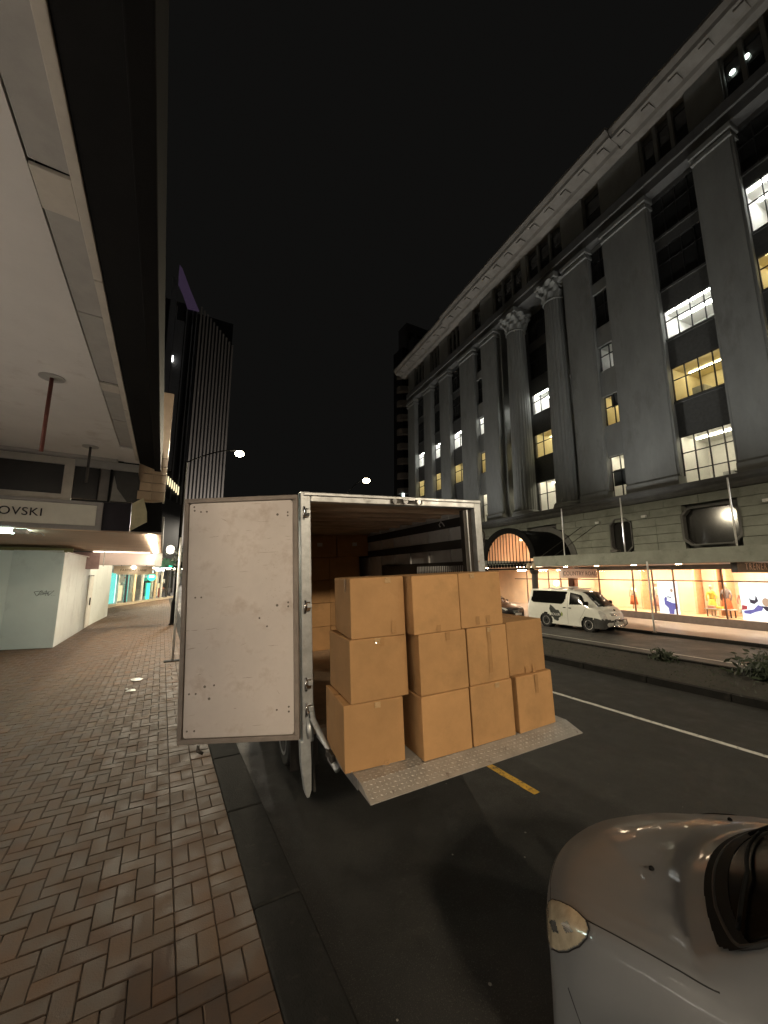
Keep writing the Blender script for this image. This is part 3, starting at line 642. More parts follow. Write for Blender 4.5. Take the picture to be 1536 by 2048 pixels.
for cu in (7.15, 11.45):
    n = 72; prof = [(6.95, 1.0), (7.3, .98), (7.32, .9), (12, .88), (18, .83), (23.2, .76)]
    m = MB(); base = 0; vs = []; fs = []
    for (z, r) in prof:
        for k in range(n):
            t = 2 * math.pi * k / n; fl = .045 * (0.5 - .5 * math.cos(24 * t)) if z > 7.31 else 0
            vs.append((.28 + (r - fl) * math.cos(t), cu + (r - fl) * math.sin(t), z))
    for i in range(len(prof) - 1):
        for k in range(n): j = (k + 1) % n; fs.append((i * n + k, i * n + j, (i + 1) * n + j, (i + 1) * n + k))
    m.add(vs, fs); c_o = m.build('column', STONE, st)
    MB().lathe([(1.12, 6.9), (1.12, 7.05), (1.05, 7.12), (1.08, 7.2), (1.0, 7.3)], (.28, cu, 0), n=32).build('column_base', STONE, c_o, smooth='auto')
    cap = MB(); vs = []; fs = []; prof = [(23.15, .80, 0), (23.25, .86, 0), (23.35, .80, .04), (23.8, .92, .10), (24.1, .98, .12), (24.35, 1.12, .16), (24.6, 1.25, .12)]
    for (z, r, lf) in prof:
        for k in range(n):
            t = 2 * math.pi * k / n; rr = r + lf * math.cos(8 * t + (z * 7)); vs.append((.28 + rr * math.cos(t), cu + rr * math.sin(t), z))
    for i in range(len(prof) - 1):
        for k in range(n): j = (k + 1) % n; fs.append((i * n + k, i * n + j, (i + 1) * n + j, (i + 1) * n + k))
    cap.add(vs, fs); co = cap.build('capital', STONE, c_o)
    for sx in (-1, 1):
        for su in (-1, 1): MB().lathe([(.05, -.12), (.22, -.1), (.22, .1), (.05, .12)], (.28 + sx * .78, cu + su * .78, 24.45), axis='y', n=14).build('volute', STONE, co, smooth='auto')
    MB().box(-.75, 1.3, cu - 1.03, cu + 1.03, 24.66, 25.098).build('abacus', STONE, c_o, bevel=.05)
# entablature, attic windows, cornice
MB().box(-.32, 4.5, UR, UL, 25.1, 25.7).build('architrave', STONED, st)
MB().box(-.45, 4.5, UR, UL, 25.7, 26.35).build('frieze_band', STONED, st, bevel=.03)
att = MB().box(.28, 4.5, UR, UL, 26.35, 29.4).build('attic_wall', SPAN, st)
cent = []
for (a, b) in PIL: MB().box(-.12, .279, a, b, 26.352, 29.398).build('attic_pier', STONE, att, bevel=.02)
for k, (a, b) in enumerate(BAYS + [(5.75, 9.4), (10.0, 13.75)]):
    if k in NARROW: window(a + .05, b - .05, 26.6, 28.9, .26, 1, 2, 0, parent=st); continue
    n_ = 3 if b - a > 2 else 2; w_ = (b - a) / n_
    for i in range(n_ + 1): MB().box(.0, .275, a + i * w_ - .09, a + i * w_ + .09, 26.353, 29.395).build('attic_mullion', STONE, att)
    for i in range(n_): window(a + i * w_ + .1, a + (i + 1) * w_ - .1, 26.6, 28.9, .22, 1, 2, 0, parent=st)
MB().box(-.1, .278, 9.4, 10.0, 26.352, 29.398).build('attic_pier', STONE, att)
for (a, b, e) in ((UR - 1.3, .45, 0), (.45, 20.4, .22), (20.4, UL + 1.3, 0)):
    cn = MB(); cn.prism([(.3, 29.4), (-.5 - e, 29.42), (-.62 - e, 29.62), (-1.45 - e, 29.72), (-1.5 - e, 29.95), (-1.72 - e, 30.2), (-1.72 - e, 30.4), (-.6, 30.6), (.3, 30.6)], 1, a, b)
    # prism axis 1 takes (x, z) pairs
    co = cn.build('cornice', STONEC, st)
    i = a + .5
    while i < b - .5:
        MB().box(-1.3 - e, -.7 - e, i, i + .45, 29.56, 29.70).build('cornice_block', STONEC, co); i += 1.5
for k, (u, z) in enumerate(((-4.55, 27.5), (-5.0, 28.1), (-5.6, 28.2))): MB().lathe([(.02, 0), (.13, .01), (.13, .06), (.02, .07)], (.10, u, z), axis='x', n=12).build('pane_glow_disc', EM('attic_pane_glow', (.85, 1, .9), 4) if k == 0 else bpy.data.materials['attic_pane_glow'], att)  # added glowing discs, standing in for bright spots inside the attic panes
# base storey: ledge and coursed stone
lg = MB(); lg.prism([(.3, 6.35), (-.3, 6.35), (-.42, 6.5), (-.42, 6.62), (-.6, 6.75), (-.6, 6.94), (.3, 6.95)], 1, UR, UL); lg.build('base_ledge', STONED, st)
ARCC, ARR = 9.6, 3.0
OCT = [(-2.6, -.25, 3.75, 5.6), (2.62, 3.9, 3.55, 5.55), (15.4, 16.7, 3.55, 5.55), (19.4, 21.6, 3.75, 5.6), (-6.9, -4.8, 3.75, 5.6)]
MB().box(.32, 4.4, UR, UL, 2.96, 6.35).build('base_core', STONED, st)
nz_c = 7; z0c = 3.0; dz = (6.34 - z0c) / nz_c
for j in range(nz_c):
    za, zb_ = z0c + j * dz + .012, z0c + (j + 1) * dz - .012; zc = (za + zb_) / 2
    holes = [(a - .05, b + .05) for (a, b, c, d) in OCT if c - .05 < zc < d + .05]
    hw = math.sqrt(max(0, ARR * ARR - (zc - 3.0) ** 2)); holes.append((ARCC - hw, ARCC + hw)) if hw > 0 else None
    cuts = sorted(holes); u = UR; segs = []
    for (a, b) in cuts:
        if a > u: segs.append((u, a))
        u = max(u, b)
    segs.append((u, UL))
    for (a, b) in segs:
        n_ = max(1, round((b - a) / 1.7)); w_ = (b - a) / n_
        for i in range(n_): MB().box(-.14 + random.uniform(-.008, .008), .319, a + i * w_ + .008, a + (i + 1) * w_ - .008, za, zb_).build('stone_block', STONEL, st)
for (a, b, c, d) in OCT:
    q = .32; poly = [(a + q, c), (b - q, c), (b, c + q), (b, d - q), (b - q, d), (a + q, d), (a, d - q), (a, c + q)]
    g = MB(); g.prism([(p[0], p[1]) for p in poly], 0, .1, .16); fo = g.build('octagonal_window', DGLASS, st)
    ring = MB(); cx, cz = (a + b) / 2, (c + d) / 2
    out = [(cx + (p[0] - cx) * 1.1, cz + (p[1] - cz) * 1.08) for p in poly]
    for i in range(8):
        p0, p1, o0, o1 = poly[i], poly[(i + 1) % 8], out[i], out[(i + 1) % 8]
        ring.add([(-.2, *p0), (-.2, *p1), (-.2, *o1), (-.2, *o0), (.1, *p0), (.1, *p1)], [(0, 1, 2, 3), (0, 4, 5, 1)])
    ring.build('window_surround', STONED, fo)
for k, u in enumerate((1.6, 4.6, -3.9)):
    MB().box(-.3, -.145, u, u + .28, 5.45, 5.6).build('floodlight', WHITEM, st, bevel=.02)
for u in (-6.5, 1.2, 13.5, 22):
    f_o = MB().box(-3.6, -3.3, u, u + .4, 3.36, 3.5).build('floodlight', STEELD, st, bevel=.02)
    l = bpy.data.lights.new('flood_beam', 'SPOT'); l.energy = FLOOD_W; l.color = (1, .98, .93); l.spot_size = R(150); l.spot_blend = 1; l.shadow_soft_size = .3
    lo = bpy.data.objects.new('flood_beam', l); COL.objects.link(lo); lo.parent = f_o; lo.location = (-3.45, u + .2, 3.6); lo.rotation_euler = (0, R(180 - 24), 0)
# entrance arch and barrel vault out to the awning edge
XF = -3.6
def arc(r, n=24, z=3.25, zs=.82): return [(ARCC + r * math.cos(math.pi * i / n), z + r * zs * math.sin(math.pi * i / n)) for i in range(n + 1)]
def shell(ro, ri, x0, x1, name, mat, parent, zs=.82):
    m = MB(); a, b = arc(ro, zs=zs), arc(ri, zs=zs); n = len(a); vs = [(x0, *p) for p in a] + [(x0, *p) for p in b] + [(x1, *p) for p in a] + [(x1, *p) for p in b]; fs = []
    for i in range(n - 1):
        fs += [(i, i + 1, n + i + 1, n + i), (2 * n + i, 3 * n + i, 3 * n + i + 1, 2 * n + i + 1), (i, 2 * n + i, 2 * n + i + 1, i + 1), (n + i, n + i + 1, 3 * n + i + 1, 3 * n + i)]
    fs += [(0, n, 3 * n, 2 * n), (n - 1, 3 * n - 1, 4 * n - 1, 2 * n - 1)]
    m.add(vs, fs); return m.build(name, mat, parent)
va = shell(2.62, 2.5, XF + .12, .2, 'entrance_vault', DARKM, st)
shell(2.495, 2.47, XF + .13, .19, 'vault_lining', SHOPW, va)
shell(2.78, 2.3, XF - .06, XF + .119, 'front_arch', LAMPB, va)
shell(3.1, 2.63, -.22, .3, 'wall_arch', STONED, st)
bk = MB(); p_ = arc(2.465); bk.add([(.1, *q) for q in p_], [tuple(range(len(p_)))]); bk.build('arch_back_wall', SHOPW, va)
for i in range(-7, 8):
    u = ARCC + i * .32; h = 3.25 + .82 * math.sqrt(max(0, 2.3 ** 2 - (u - ARCC) ** 2))
    if h > 3.4: MB().tube([(XF, u, 2.95), (XF, u, h)], .028, 6).build('gate_bar', LAMPB, va)
MB().box(XF - .03, XF + .05, ARCC - 2.3, ARCC + 2.3, 2.93, 3.0).build('gate_rail', LAMPB, va)
for i in range(14):
    u = ARCC - 2.1 + i * .32
    MB().lathe([(.11, -.015), (.13, -.015), (.13, .015), (.11, .015), (.11, -.015)], (XF - .02, u, 2.78), axis='x', n=12).build('gate_ring', LAMPB, va)
MB().box(XF - .04, XF + .06, ARCC - 2.5, ARCC + 2.5, 2.5, 2.62).build('gate_rail', LAMPB, va)
MB().box(-1.1, -.95, ARCC - 2.0, ARCC + 2.0, 2.74, 2.79).build('vault_fill_strip', EM('vault_glow', (1, .68, .45), 16), va)  # added strip hidden behind the gate rings, brightens the arch interior
MB().box(-.9, -.6, ARCC - 1.5, ARCC + 1.5, 4.85, 4.9).build('vault_light', bpy.data.materials['vault_glow'], va)
for u in (ARCC - 2.55, ARCC + 2.55):
    c_o = MB().lathe([(.3, GZ), (.3, .15), (.22, .25), (.19, 2.2), (.26, 2.3), (.3, 2.5)], (XF, u, 0), n=18).build('arch_column', STEELD, st, smooth='auto')
    for q in (-.22, .22):
        MB().lathe([(.02, -.2), (.13, -.12), (.16, 0), (.12, .12), (.03, .2)], (XF - .25, u + q, 2.75), n=12).build('lantern', LENSC, c_o, smooth=True)
# awning, its ties, and the strip under it
for (a, b) in ((UR, ARCC - 2.8), (ARCC + 2.8, UL)):
    aw = MB().box(-3.75, .3, a, b, 2.72, 2.86).build('awning', STONEL, st)
    MB().box(-3.9, -3.751, a, b, 2.68, 3.32).build('awning_fascia', STONEL, aw, bevel=.02)
    MB().box(-3.7, .2, a + .02, b - .02, 2.69, 2.719).build('awning_soffit', M('awning_soffit', (.7, .6, .55), .5, var=.05), aw)
    u = a + 1.0
    while u < b - .5:
        MB().lathe([(.11, 2.675), (.11, 2.689)], (-2.4, u, 0), n=12).build('downlight', STRIPO, aw); u += 2.2
for u in (4.6, .8, -3.9, 15, 20): MB().tube([(-3.55, u, 3.32), (-3.55, u, 6.2)], .035, 8).build('flagpole', WHITEM, st, smooth=True)
for u in (5.5, 6.6): MB().tube([(-3.5, u, 3.3), (-.15, u - .6, 5.4)], .02, 6).build('tie_rod', STEELD, st)
# shopfront: stall riser, bars, glass, display interior
SB, SH = .05, 2.45
MB().box(-.12, .05, UR, 7.1, GZ, SB).build('stall_riser', M('stall_riser_stone', (.16, .13, .12), .4), st)
MB().box(-.08, .1, UR, 7.1, SH, 2.69).build('shop_lintel', STONED, st)
SHO = M('shop_bar_bronze', (.12, .06, .04), .4, metal=.4)
UB = [7.05, 5.16, 2.92, 1.79, .68, -1.55, -3.7, -5.9, -8.1, -10.3]
TRZ = 1.86
for i, u in enumerate(UB): MB().box(-.05, .04, u - .022, u + .022, SB, SH).build('mullion', SHO, st)
MB().box(-.052, .042, UB[-1], UB[0], TRZ - .03, TRZ + .03).build('transom', SHO, st)
for i in range(len(UB) - 1):
    for (za, zb_) in ((SB, TRZ), (TRZ, SH)):
        MB().quad((0, UB[i], za), (0, UB[i + 1], za), (0, UB[i + 1], zb_), (0, UB[i], zb_)).build('shop_pane', WGLASS, st)
dsp = MB(); a, b = -13, 7.2
dsp.quad((2.2, a, 0), (2.2, b, 0), (2.2, b, 2.9), (2.2, a, 2.9)); dsp.quad((.05, b, 0), (2.2, b, 0), (2.2, b, 2.9), (.05, b, 2.9))
dsp.quad((.11, a, 2.9), (2.2, a, 2.9), (2.2, b, 2.9), (.11, b, 2.9)); dsp.build('display_wall', SHOPW, st)
MB().box(.06, 2.2, a, b, -.1, SB - .01).build('display_floor', SHOPF, st)
for i in range(5): MB().box(.35, .6, -6 + i * 2.7, -4.4 + i * 2.7, 2.82, 2.88).build('ceiling_light', STRIPO, st)
for u in (-1.0, -.6, .45, 3.4): MB().box(1.5, 2.19, u, u + .12, SB, 2.88).build('display_partition', M('display_partition_peach', (.8, .45, .25), .7), st)
# recessed entry left of the window run
MB().box(-.1, .4, 7.1, 7.5, GZ, 2.69).build('entry_pier', SHO, st)
ent = MB(); ent.quad((2.6, 7.5, GZ), (2.6, 18, GZ), (2.6, 18, 2.9), (2.6, 7.5, 2.9)); ent.quad((.3, 18, GZ), (2.6, 18, GZ), (2.6, 18, 2.9), (.3, 18, 2.9)); ent.build('entry_wall', SHOPW, st)
MB().box(.4, 4.4, 7.5, 18, 2.55, 2.6).build('entry_ceiling', SHOPW, st)
for u in (8.6, 10.6, 12.8): MB().box(.9, 1.2, u, u + .7, 2.5, 2.54).build('ceiling_light', STRIPO, st)
for u in (8.3, 9.4, 10.5, 11.6): MB().box(.1, .16, u, u + .07, GZ, 2.5).build('mullion', SHO, st)
MB().box(.1, .16, 7.5, 13, 1.8, 1.87).build('transom', SHO, st)
MB().lathe([(.02, -.2), (.15, -.14), (.2, 0), (.15, .14), (.02, .2)], (.5, 9.1, 1.55), n=14).build('globe_lamp', EM('globe_lamp_glow', (1, .78, .42), 14), st, smooth=True)
MB().box(.3, 4.4, 18, UL, GZ, 2.6).build('street_wall', STONEL, st)
# backlit posters and what hangs in the windows
LBX = EM('poster_lightbox', (1, .99, .97), 1.5)
PBLU = M('poster_print_blue', (.10, .10, .35), .5); PBLU.node_tree.nodes['Principled BSDF'].inputs['Emission Color'].default_value = (.22, .2, .62, 1); PBLU.node_tree.nodes['Principled BSDF'].inputs['Emission Strength'].default_value = .6
PSKN = EM('poster_print_skin', (.95, .62, .42), .8); PRED = EM('poster_print_red', (.8, .12, .12), .8); PDRK = EM('poster_print_dark', (.16, .12, .16), .6)
def poster(label, u0, u1, shapes):
    t = empty('lightbox_poster', FW(.28, (u0 + u1) / 2, SB), (0, 0, FA)); tag(t, label, 'poster', 'backlit window posters')
    MB().box(-.02, .06, -(u1 - u0) / 2, (u1 - u0) / 2, 0, TRZ - SB - .05).build('light_panel', LBX, t)
    for k, (mat, poly) in enumerate(shapes):
        MB().add([(-.024 - k * .002, -(q[0] - .5) * (u1 - u0), q[1] * (TRZ - SB - .05)) for q in poly], [tuple(range(len(poly)))]).build('printed_shape', mat, t)
def blob(cx, cy, rx, ry, n=14): return [(cx + rx * math.cos(2 * math.pi * i / n), cy + ry * math.sin(2 * math.pi * i / n)) for i in range(n)]
poster('white backlit poster of one blue-clad figure behind the kerb post', .72, 1.72, [(PSKN, blob(.72, .72, .07, .06)), (PDRK, [(.35, .50), (.5, .53), (.68, .52), (.68, .49), (.5, .50)]), (PBLU, [(.3, .45), (.36, .52), (.46, .47), (.42, .40), (.7, .34), (.95, .32), (.96, .18), (.78, .14), (.74, 0), (.5, 0), (.48, .17), (.3, .28)])])
poster('white backlit poster of two seated figures under the dark hanging sign', -3.55, -2.05, [(PDRK, [(.2, .68), (.24, .56), (.36, .54), (.4, .68), (.44, .52), (.34, .44), (.24, .46)]), (PSKN, blob(.62, .5, .09, .11)), (PBLU, [(.05, .25), (.3, .3), (.42, .42), (.55, .38), (.5, .28), (.35, .24), (.2, .17), (.05, .18)]), (PRED, [(0, .27), (.14, .29), (.15, .38), (.02, .4)]), (PDRK, [(.5, .4), (.75, .38), (.92, .3), (.8, .24), (.6, .28)]), (PDRK, [(.62, .26), (.66, .26), (.9, .02), (.84, .01)])])
SKIN = M('mannequin_skin', (.75, .5, .35), .5); 
def mannequin(label, x, u, h, body, skirt, face=0):
    t = empty('mannequin', FW(x, u, SB), (0, 0, FA + face)); tag(t, label, 'mannequin', 'mannequins in the shop window'); k = h / 1.75
    MB().lathe([(.05 * k, 1.42 * k), (.045 * k, 1.5 * k), (.07 * k, 1.56 * k), (.09 * k, 1.64 * k), (.075 * k, 1.72 * k), (.02 * k, 1.75 * k)], (0, 0, 0), n=14).build('head', SKIN, t, smooth=True)
    MB().lathe([(.13 * k, .92 * k), (.12 * k, 1.05 * k), (.16 * k, 1.25 * k), (.17 * k, 1.38 * k), (.06 * k, 1.44 * k)], (0, 0, 0), n=14).build('top', body, t, smooth=True)
    MB().lathe([(.24 * k, .35 * k), (.2 * k, .6 * k), (.16 * k, .85 * k), (.125 * k, .95 * k)], (0, 0, 0), n=14).build('skirt', skirt, t, smooth=True)
    for s in (-1, 1):
        MB().tube([(0, s * .16 * k, 1.36 * k), (-.02, s * .24 * k, 1.1 * k), (-.08, s * .2 * k, .85 * k)], [.05 * k, .04 * k, .03 * k], 8).build('arm', body, t, smooth=True)
        MB().tube([(0, s * .08 * k, .4 * k), (0, s * .07 * k, .04)], [.05 * k, .035 * k], 8).build('leg', SKIN, t, smooth=True)
    MB().lathe([(.2, 0), (.2, .02)], (0, 0, 0), n=16).build('stand', WHITEM, t)
GA, GB, GC, GD = M('garment_rust', (.55, .14, .05), .8), M('garment_cream', (.75, .65, .5), .8), M('garment_rose', (.6, .28, .2), .8), M('garment_yellow', (.75, .55, .08), .8)
mannequin('mannequin in a rust dress just above the van bonnet', .9, 3.6, 1.62, GB, GA)
mannequin('mannequin in a cream wrap and rose skirt behind the kerb post', .8, 2.15, 1.72, GB, GC)
mannequin('mannequin in a yellow outfit, left of three by the display table', .9, -.55, 1.6, GD, GD)
mannequin('mannequin with a dark top, middle of three by the display table', 1.0, -1.15, 1.72, M('garment_grey', (.25, .2, .2), .8), GA)
mannequin('mannequin in pale pink beside the two-figure poster', .9, -1.85, 1.45, GC, GB)
dt = empty('display_table', FW(.75, -.95, SB), (0, 0, FA)); tag(dt, 'low display table with folded clothes among mannequins', 'table')
MB().box(-.25, .25, -.6, .6, .38, .42).build('table_top', WHITEM, dt, bevel=.006)
for sx in (-1, 1):
    for sy in (-1, 1): MB().box(sx * .2 - .02, sx * .2 + .02, sy * .5 - .02, sy * .5 + .02, 0, .379).build('leg', SHO, dt)
for i, g in enumerate((GA, GD, GC)): MB().box(-.15, .15, -.5 + i * .36, -.22 + i * .36, .421, .48 + .04 * i).build('folded_clothes', g, dt, bevel=.015)
def hang_sign(label, x0, x1, u, z0, z1, mat, tmat, body, size, sp):
    t = empty('hanging_sign', FW(0, u, 0), (0, 0, FA)); tag(t, label, 'sign', 'hanging shop signs')
    MB().box(x0, x1, -.11, .11, z0, z1).build('sign_box', mat, t, bevel=.01)
    text('sign_lettering', body, size, tmat, t, ((x0 + x1) / 2, -.113, (z0 + z1) / 2 - size * .35), (R(90), 0, 0), .004, 'CENTER', space=sp)
    for x in (x0 + .3, x1 - .3): MB().tube([(x, 0, z1), (x, 0, 2.69)], .018, 6).build('hanger', STEELD, t)
hang_sign('pale pink hanging sign reading COUNTRY ROAD above the van', -3.55, -.55, 4.95, 1.97, 2.54, M('sign_pale_pink', (.75, .62, .58), .5, var=.03), M('sign_text_grey', (.12, .09, .09), .5), 'COUNTRY ROAD', .36, 1.05)
hang_sign('dark hanging sign reading TRENERY at the right edge', -3.35, -.1, -3.6, 2.27, 2.80, M('sign_charcoal', (.06, .055, .055), .5), M('sign_text_rose', (.55, .42, .38), .5), 'TRENERY', .40, 1.3)
# kerb post in front of the windows
kp = empty('kerb_post', (18.95, 9.3, FARZ + .12)); tag(kp, 'slim grey post on the far kerb before the shop windows', 'post')
MB().tube([(0, 0, 0), (0, 0, 3.1)], .035, 10).build('pole', WHITEM, kp, smooth=True); MB().lathe([(.09, 0), (.09, .02), (.05, .04)], (0, 0, 0), n=12).build('base', STEELD, kp)

# ------------------------------------------------------------------ left side: veranda, bulkhead, hoarding, shops beyond
vb = empty('veranda_building', (0, 0, 0)); tag(vb, 'dark building whose broad pale veranda soffit hangs over the near footpath', 'building')
CZ, YE = 4.6, 9.75
MB().box(-5.0, -4.4, -8, 10, 3.4, 22).build('wall', DARKM, vb)
MB().box(-4.4, -.885, -8, YE, CZ, CZ + .12).build('soffit', SOFF, vb)
YJ = [-8, -5.4, -2.6, .2, 2.68, 3.02, 4.2, 5.7, 5.95, 7.1, 8.6]
for i in range(len(YJ) - 1):
    a, b = YJ[i] + .008, YJ[i + 1] - .008; cover = (b - a) < .4
    m = MB(); z = CZ - (.022 if cover else 0); m.prism([(-.875, z + .006), (-.675, z - .0), (-.675, z + .03), (-.875, z + .03)], 1, a, b)
    m.build('joint_cover' if cover else 'fascia_panel', SOFT if cover else SOFP, vb, bevel=.004)
for i in range(6): MB().box(-.672, -.61, -8 + i * 2.9, -8 + (i + 1) * 2.9 - .012, CZ - .035, CZ + .08).build('edge_trim', SOFT, vb, bevel=.006)
MB().box(-.9, -.61, 8.62, YE, CZ - .01, CZ + .1).build('end_return', SOFF, vb)
MB().prism([(-.608, CZ - .02), (-.32, CZ - .12), (-.32, CZ - .09), (-.608, CZ + .06)], 1, -8, YE - .1).build('gutter_underside', DARKM, vb)
MB().box(-.318, -.20, -8, YE - .15, CZ - .17, CZ + .5).build('gutter_lip', DARKM, vb, bevel=.01)
MB().box(-4.4, -.32, -8, YE - .2, CZ + .12, CZ + .3).build('veranda_roof', DARKM, vb)
MB().box(-4.38, -1.0, YE - .16, YE - .02, CZ - .06, CZ - .002).build('end_batten', SOFP, vb)
# the shop under it, beside the camera: lit windows face the footpath
shp = MB(); shp.box(-5.0, -4.4, -8, -7.4, 0, 3.4).box(-5.0, -4.4, -.9, -.4, 0, 3.4).box(-5.0, -4.4, 6.6, 10, 0, 3.4); shp.build('shop_piers', DARKM, vb)
for (a, b) in ((-7.4, -.9), (-.4, 6.6)):
    MB().box(-4.5, -4.4, a, b, 0, .4).build('stall_riser', DARKM, vb)
    n_ = 3; w_ = (b - a) / n_
    for i in range(n_):
        MB().quad((-4.45, a + i * w_, .4), (-4.45, a + (i + 1) * w_, .4), (-4.45, a + (i + 1) * w_, 3.0), (-4.45, a + i * w_, 3.0)).build('shop_pane', WGLASS, vb)
        MB().box(-4.5, -4.4, a + i * w_ - .03, a + i * w_ + .03, .4, 3.0).build('mullion', MULL, vb)
    MB().box(-4.5, -4.4, a, b, 3.0, 3.4).build('shop_lintel', DARKM, vb)
    r = MB(); r.quad((-7, a, 0), (-7, b, 0), (-7, b, 3.4), (-7, a, 3.4)); r.quad((-7, a, 3.4), (-4.5, a, 3.4), (-4.5, b, 3.4), (-7, b, 3.4)); r.quad((-7, a, .05), (-4.5, a, .05), (-4.5, b, .05), (-7, b, .05)); ro = r.build('shop_room', ROOMW, vb)
    for i in range(3): MB().box(-5.6, -5.3, a + .5 + i * 2, a + 2.0 + i * 2, 3.28, 3.34).build('ceiling_light', EM('left_shop_ceiling_light', (1, .84, .66), 24), ro)
    MB().box(-4.75, -4.65, a + .2, b - .2, .42, .46).build('added_fill_strip', EM('left_shop_fill_glow', (1, .88, .78), 34), ro)  # added strip, out of view, to brighten the soffit and carton sides
# hanger rods left from an old sign
for k, y in enumerate((5.87, 8.87)):
    t = empty('hanger_rod', (-1.37, y, CZ)); tag(t, ['rust-red rod hanging from the soffit, nearer of two', 'thin dark rod hanging from the soffit, farther of two'][k], 'rod', 'rods under the veranda')
    MB().lathe([(.13, -.012), (.13, 0)], (0, 0, 0), n=20).build('ceiling_plate', SOFP, t); MB().tube([(0, 0, 0), (0, 0, -.95 if k == 0 else -.7)], .022, 8).build('rod', M('rust_red_paint', (.12, .03, .02), .6) if k == 0 else STEELD, t, smooth=True)
# bulkhead wall that faces the camera, with sign
YB = 10.0
bh = empty('shop_bulkhead', (0, YB, 0)); tag(bh, 'pale bulkhead above the hoarding with dark panes and a lettered sign board', 'shopfront')
def qd(name, pts, mat, y0=0, th=.05):
    m = MB(); m.prism(pts, 1, y0, y0 + th); return m.build(name, mat, bh)
FR_ = SIGNF
MB().box(-6, -1.77, 0, .1, 4.46, 4.6).build('frame_top', SOFT, bh); MB().box(-6, -1.93, 0, .1, 3.70, 3.83).build('frame_bottom', SOFT, bh); MB().box(-1.93, -1.77, -.002, .1, 3.702, 4.46).build('frame_side', SOFT, bh)
MB().box(-6, -1.93, .06, .08, 3.83, 4.46).build('pane', DGLASS, bh)
MB().box(-1.77, -.64, 0, .1, 4.46, 4.62).build('frame_top', SOFP, bh)
qd('pane', [(-1.769, 3.77), (-1.35, 3.77), (-1.35, 4.459), (-1.769, 4.459)], DGLASS, .06, .02)
qd('pane', [(-1.33, 3.77), (-1.15, 3.77), (-1.15, 4.459), (-1.33, 4.459)], M('mirror_grey_panel', (.16, .15, .14), .3), .06, .02)
qd('pane', [(-1.11, 3.77), (-.68, 3.77), (-.5, 3.9), (-.645, 4.459), (-1.11, 4.459)], M('smoked_panel', (.05, .05, .048), .25), .06, .02)
qd('mirror_facet', [(-1.10, 3.775), (-.80, 3.775), (-1.0, 4.05), (-1.08, 4.35)], M('mirror_grey_facet', (.2, .19, .18), .3), .05, .009)
MB().box(-1.15, -1.11, .02, .09, 3.74, 4.5).build('post', BLACK, bh)
MB().box(-1.35, -1.33, .03, .09, 3.77, 4.459).build('post', BLACK, bh)
sb = MB().box(-6, -1.3, -.06, .0, 3.2, 3.63).build('sign_board', SIGNW, bh)
MB().box(-6, -1.2, -.08, .02, 3.635, 3.70).build('sign_frame', SIGNF, bh); MB().box(-6, -1.2, -.08, .02, 3.11, 3.195).build('sign_frame', SIGNF, bh); MB().box(-1.295, -1.2, -.079, .02, 3.196, 3.634).build('sign_frame', SIGNF, bh)
text('sign_lettering', 'SWAROVSKI', .225, M('sign_letter_black', (.012, .011, .01), .4), sb, (-2.155, -.064, 3.345), (R(90), 0, 0), .01, 'RIGHT', space=1.08)
qd('violet_panel', [(-1.199, 3.12), (-.69, 3.13), (-.70, 3.75), (-1.199, 3.72)], PURP, .02)
qd('beige_facet', [(-.68, 3.14), (-.38, 3.35), (-.40, 3.58), (-.49, 3.88), (-.68, 3.74)], BEIGE, -.03, .05)
qd('dark_return', [(-.68, 3.13), (-.08, 3.14), (-.12, 3.83), (-.44, 3.77), (-.4, 3.58), (-.38, 3.35)], DARKM, .03)
for j in range(6):
    for i in range(2):
        x0, x1 = (-.62 + i * .27 + (j % 2) * .0, -.36 + i * .27); z0 = 3.86 + j * .2
        if x1 > -.08: x1 = -.09
        MB().box(max(x0, -.62 + .03 * j), x1, .04, .09, z0, z0 + .19).build('wall_tile', TANT, bh, bevel=.003)
MB().box(-.64, -.085, .091, .3, 3.84, 6.5).build('tiled_pier', TANT, bh)
MB().box(-6, -.65, .101, 3, 4.62, 9).build('upper_wall', DARKM, bh)
ol = MB().box(-7, -2.75, 7.0, 7.1, 2.5, 3.09).build('olive_wall', OLIVE, bh)
# lower canopy beyond the bulkhead
lc = empty('lower_canopy', (0, YB, 0)); tag(lc, 'low canopy with a warm soffit and strip light beyond the bulkhead', 'canopy')
MB().box(-6, -.09, .1, 9.0, 3.1, 3.13).build('soffit', M('low_soffit_paint', (.62, .46, .34), .5, var=.15, scale=.9), lc)
MB().box(-.36, -.23, .3, 8.8, 3.07, 3.099).build('strip_light', EM('canopy_strip_light', (1, .86, .66), 60), lc)
MB().box(-2.4, -.5, 8.72, 8.78, 3.06, 3.09).build('edge_light', EM('canopy_edge_light', (1, .84, .66), 6), lc)
MB().box(-.085, -.05, .1, 9.0, 3.06, 3.5).build('fascia', SOFP, lc)
MB().box(-2.2, -.3, 9.0, 9.12, 2.56, 3.06).build('pink_bulkhead', PINKP, lc, bevel=.01); MB().box(-.3, -.04, 8.99, 9.1, 2.54, 3.12).build('bulkhead_end', SOFP, lc)
MB().box(-6, -2.2, 9.0, 9.1, 2.4, 3.06).build('bulkhead_back', M('mauve_wall', (.3, .2, .19), .6), lc)
MB().tube([(-1.99, 8.4, 3.09), (-1.99, 8.4, 2.5)], .02, 6).build('drop_rod', WHITEM, lc)
cf = MB(); cf.box(-3.9, -2.5, .5, .62, 3.03, 3.09); cf.build('fluorescent_batten', EM('batten_glow', (.74, 1, .86), 80), lc, bevel=.01); MB().box(-2.62, -2.4, .12, .3, 3.0, 3.09).build('cable_box', WHITEM, lc, bevel=.02)
MB().tube([(-2.4, .3, 3.05), (-2.3, .3, 3.0), (-2.22, .3, 3.04), (-2.16, .3, 2.98)], .012, 6).build('loose_cable', WHITEM, lc, smooth=True)
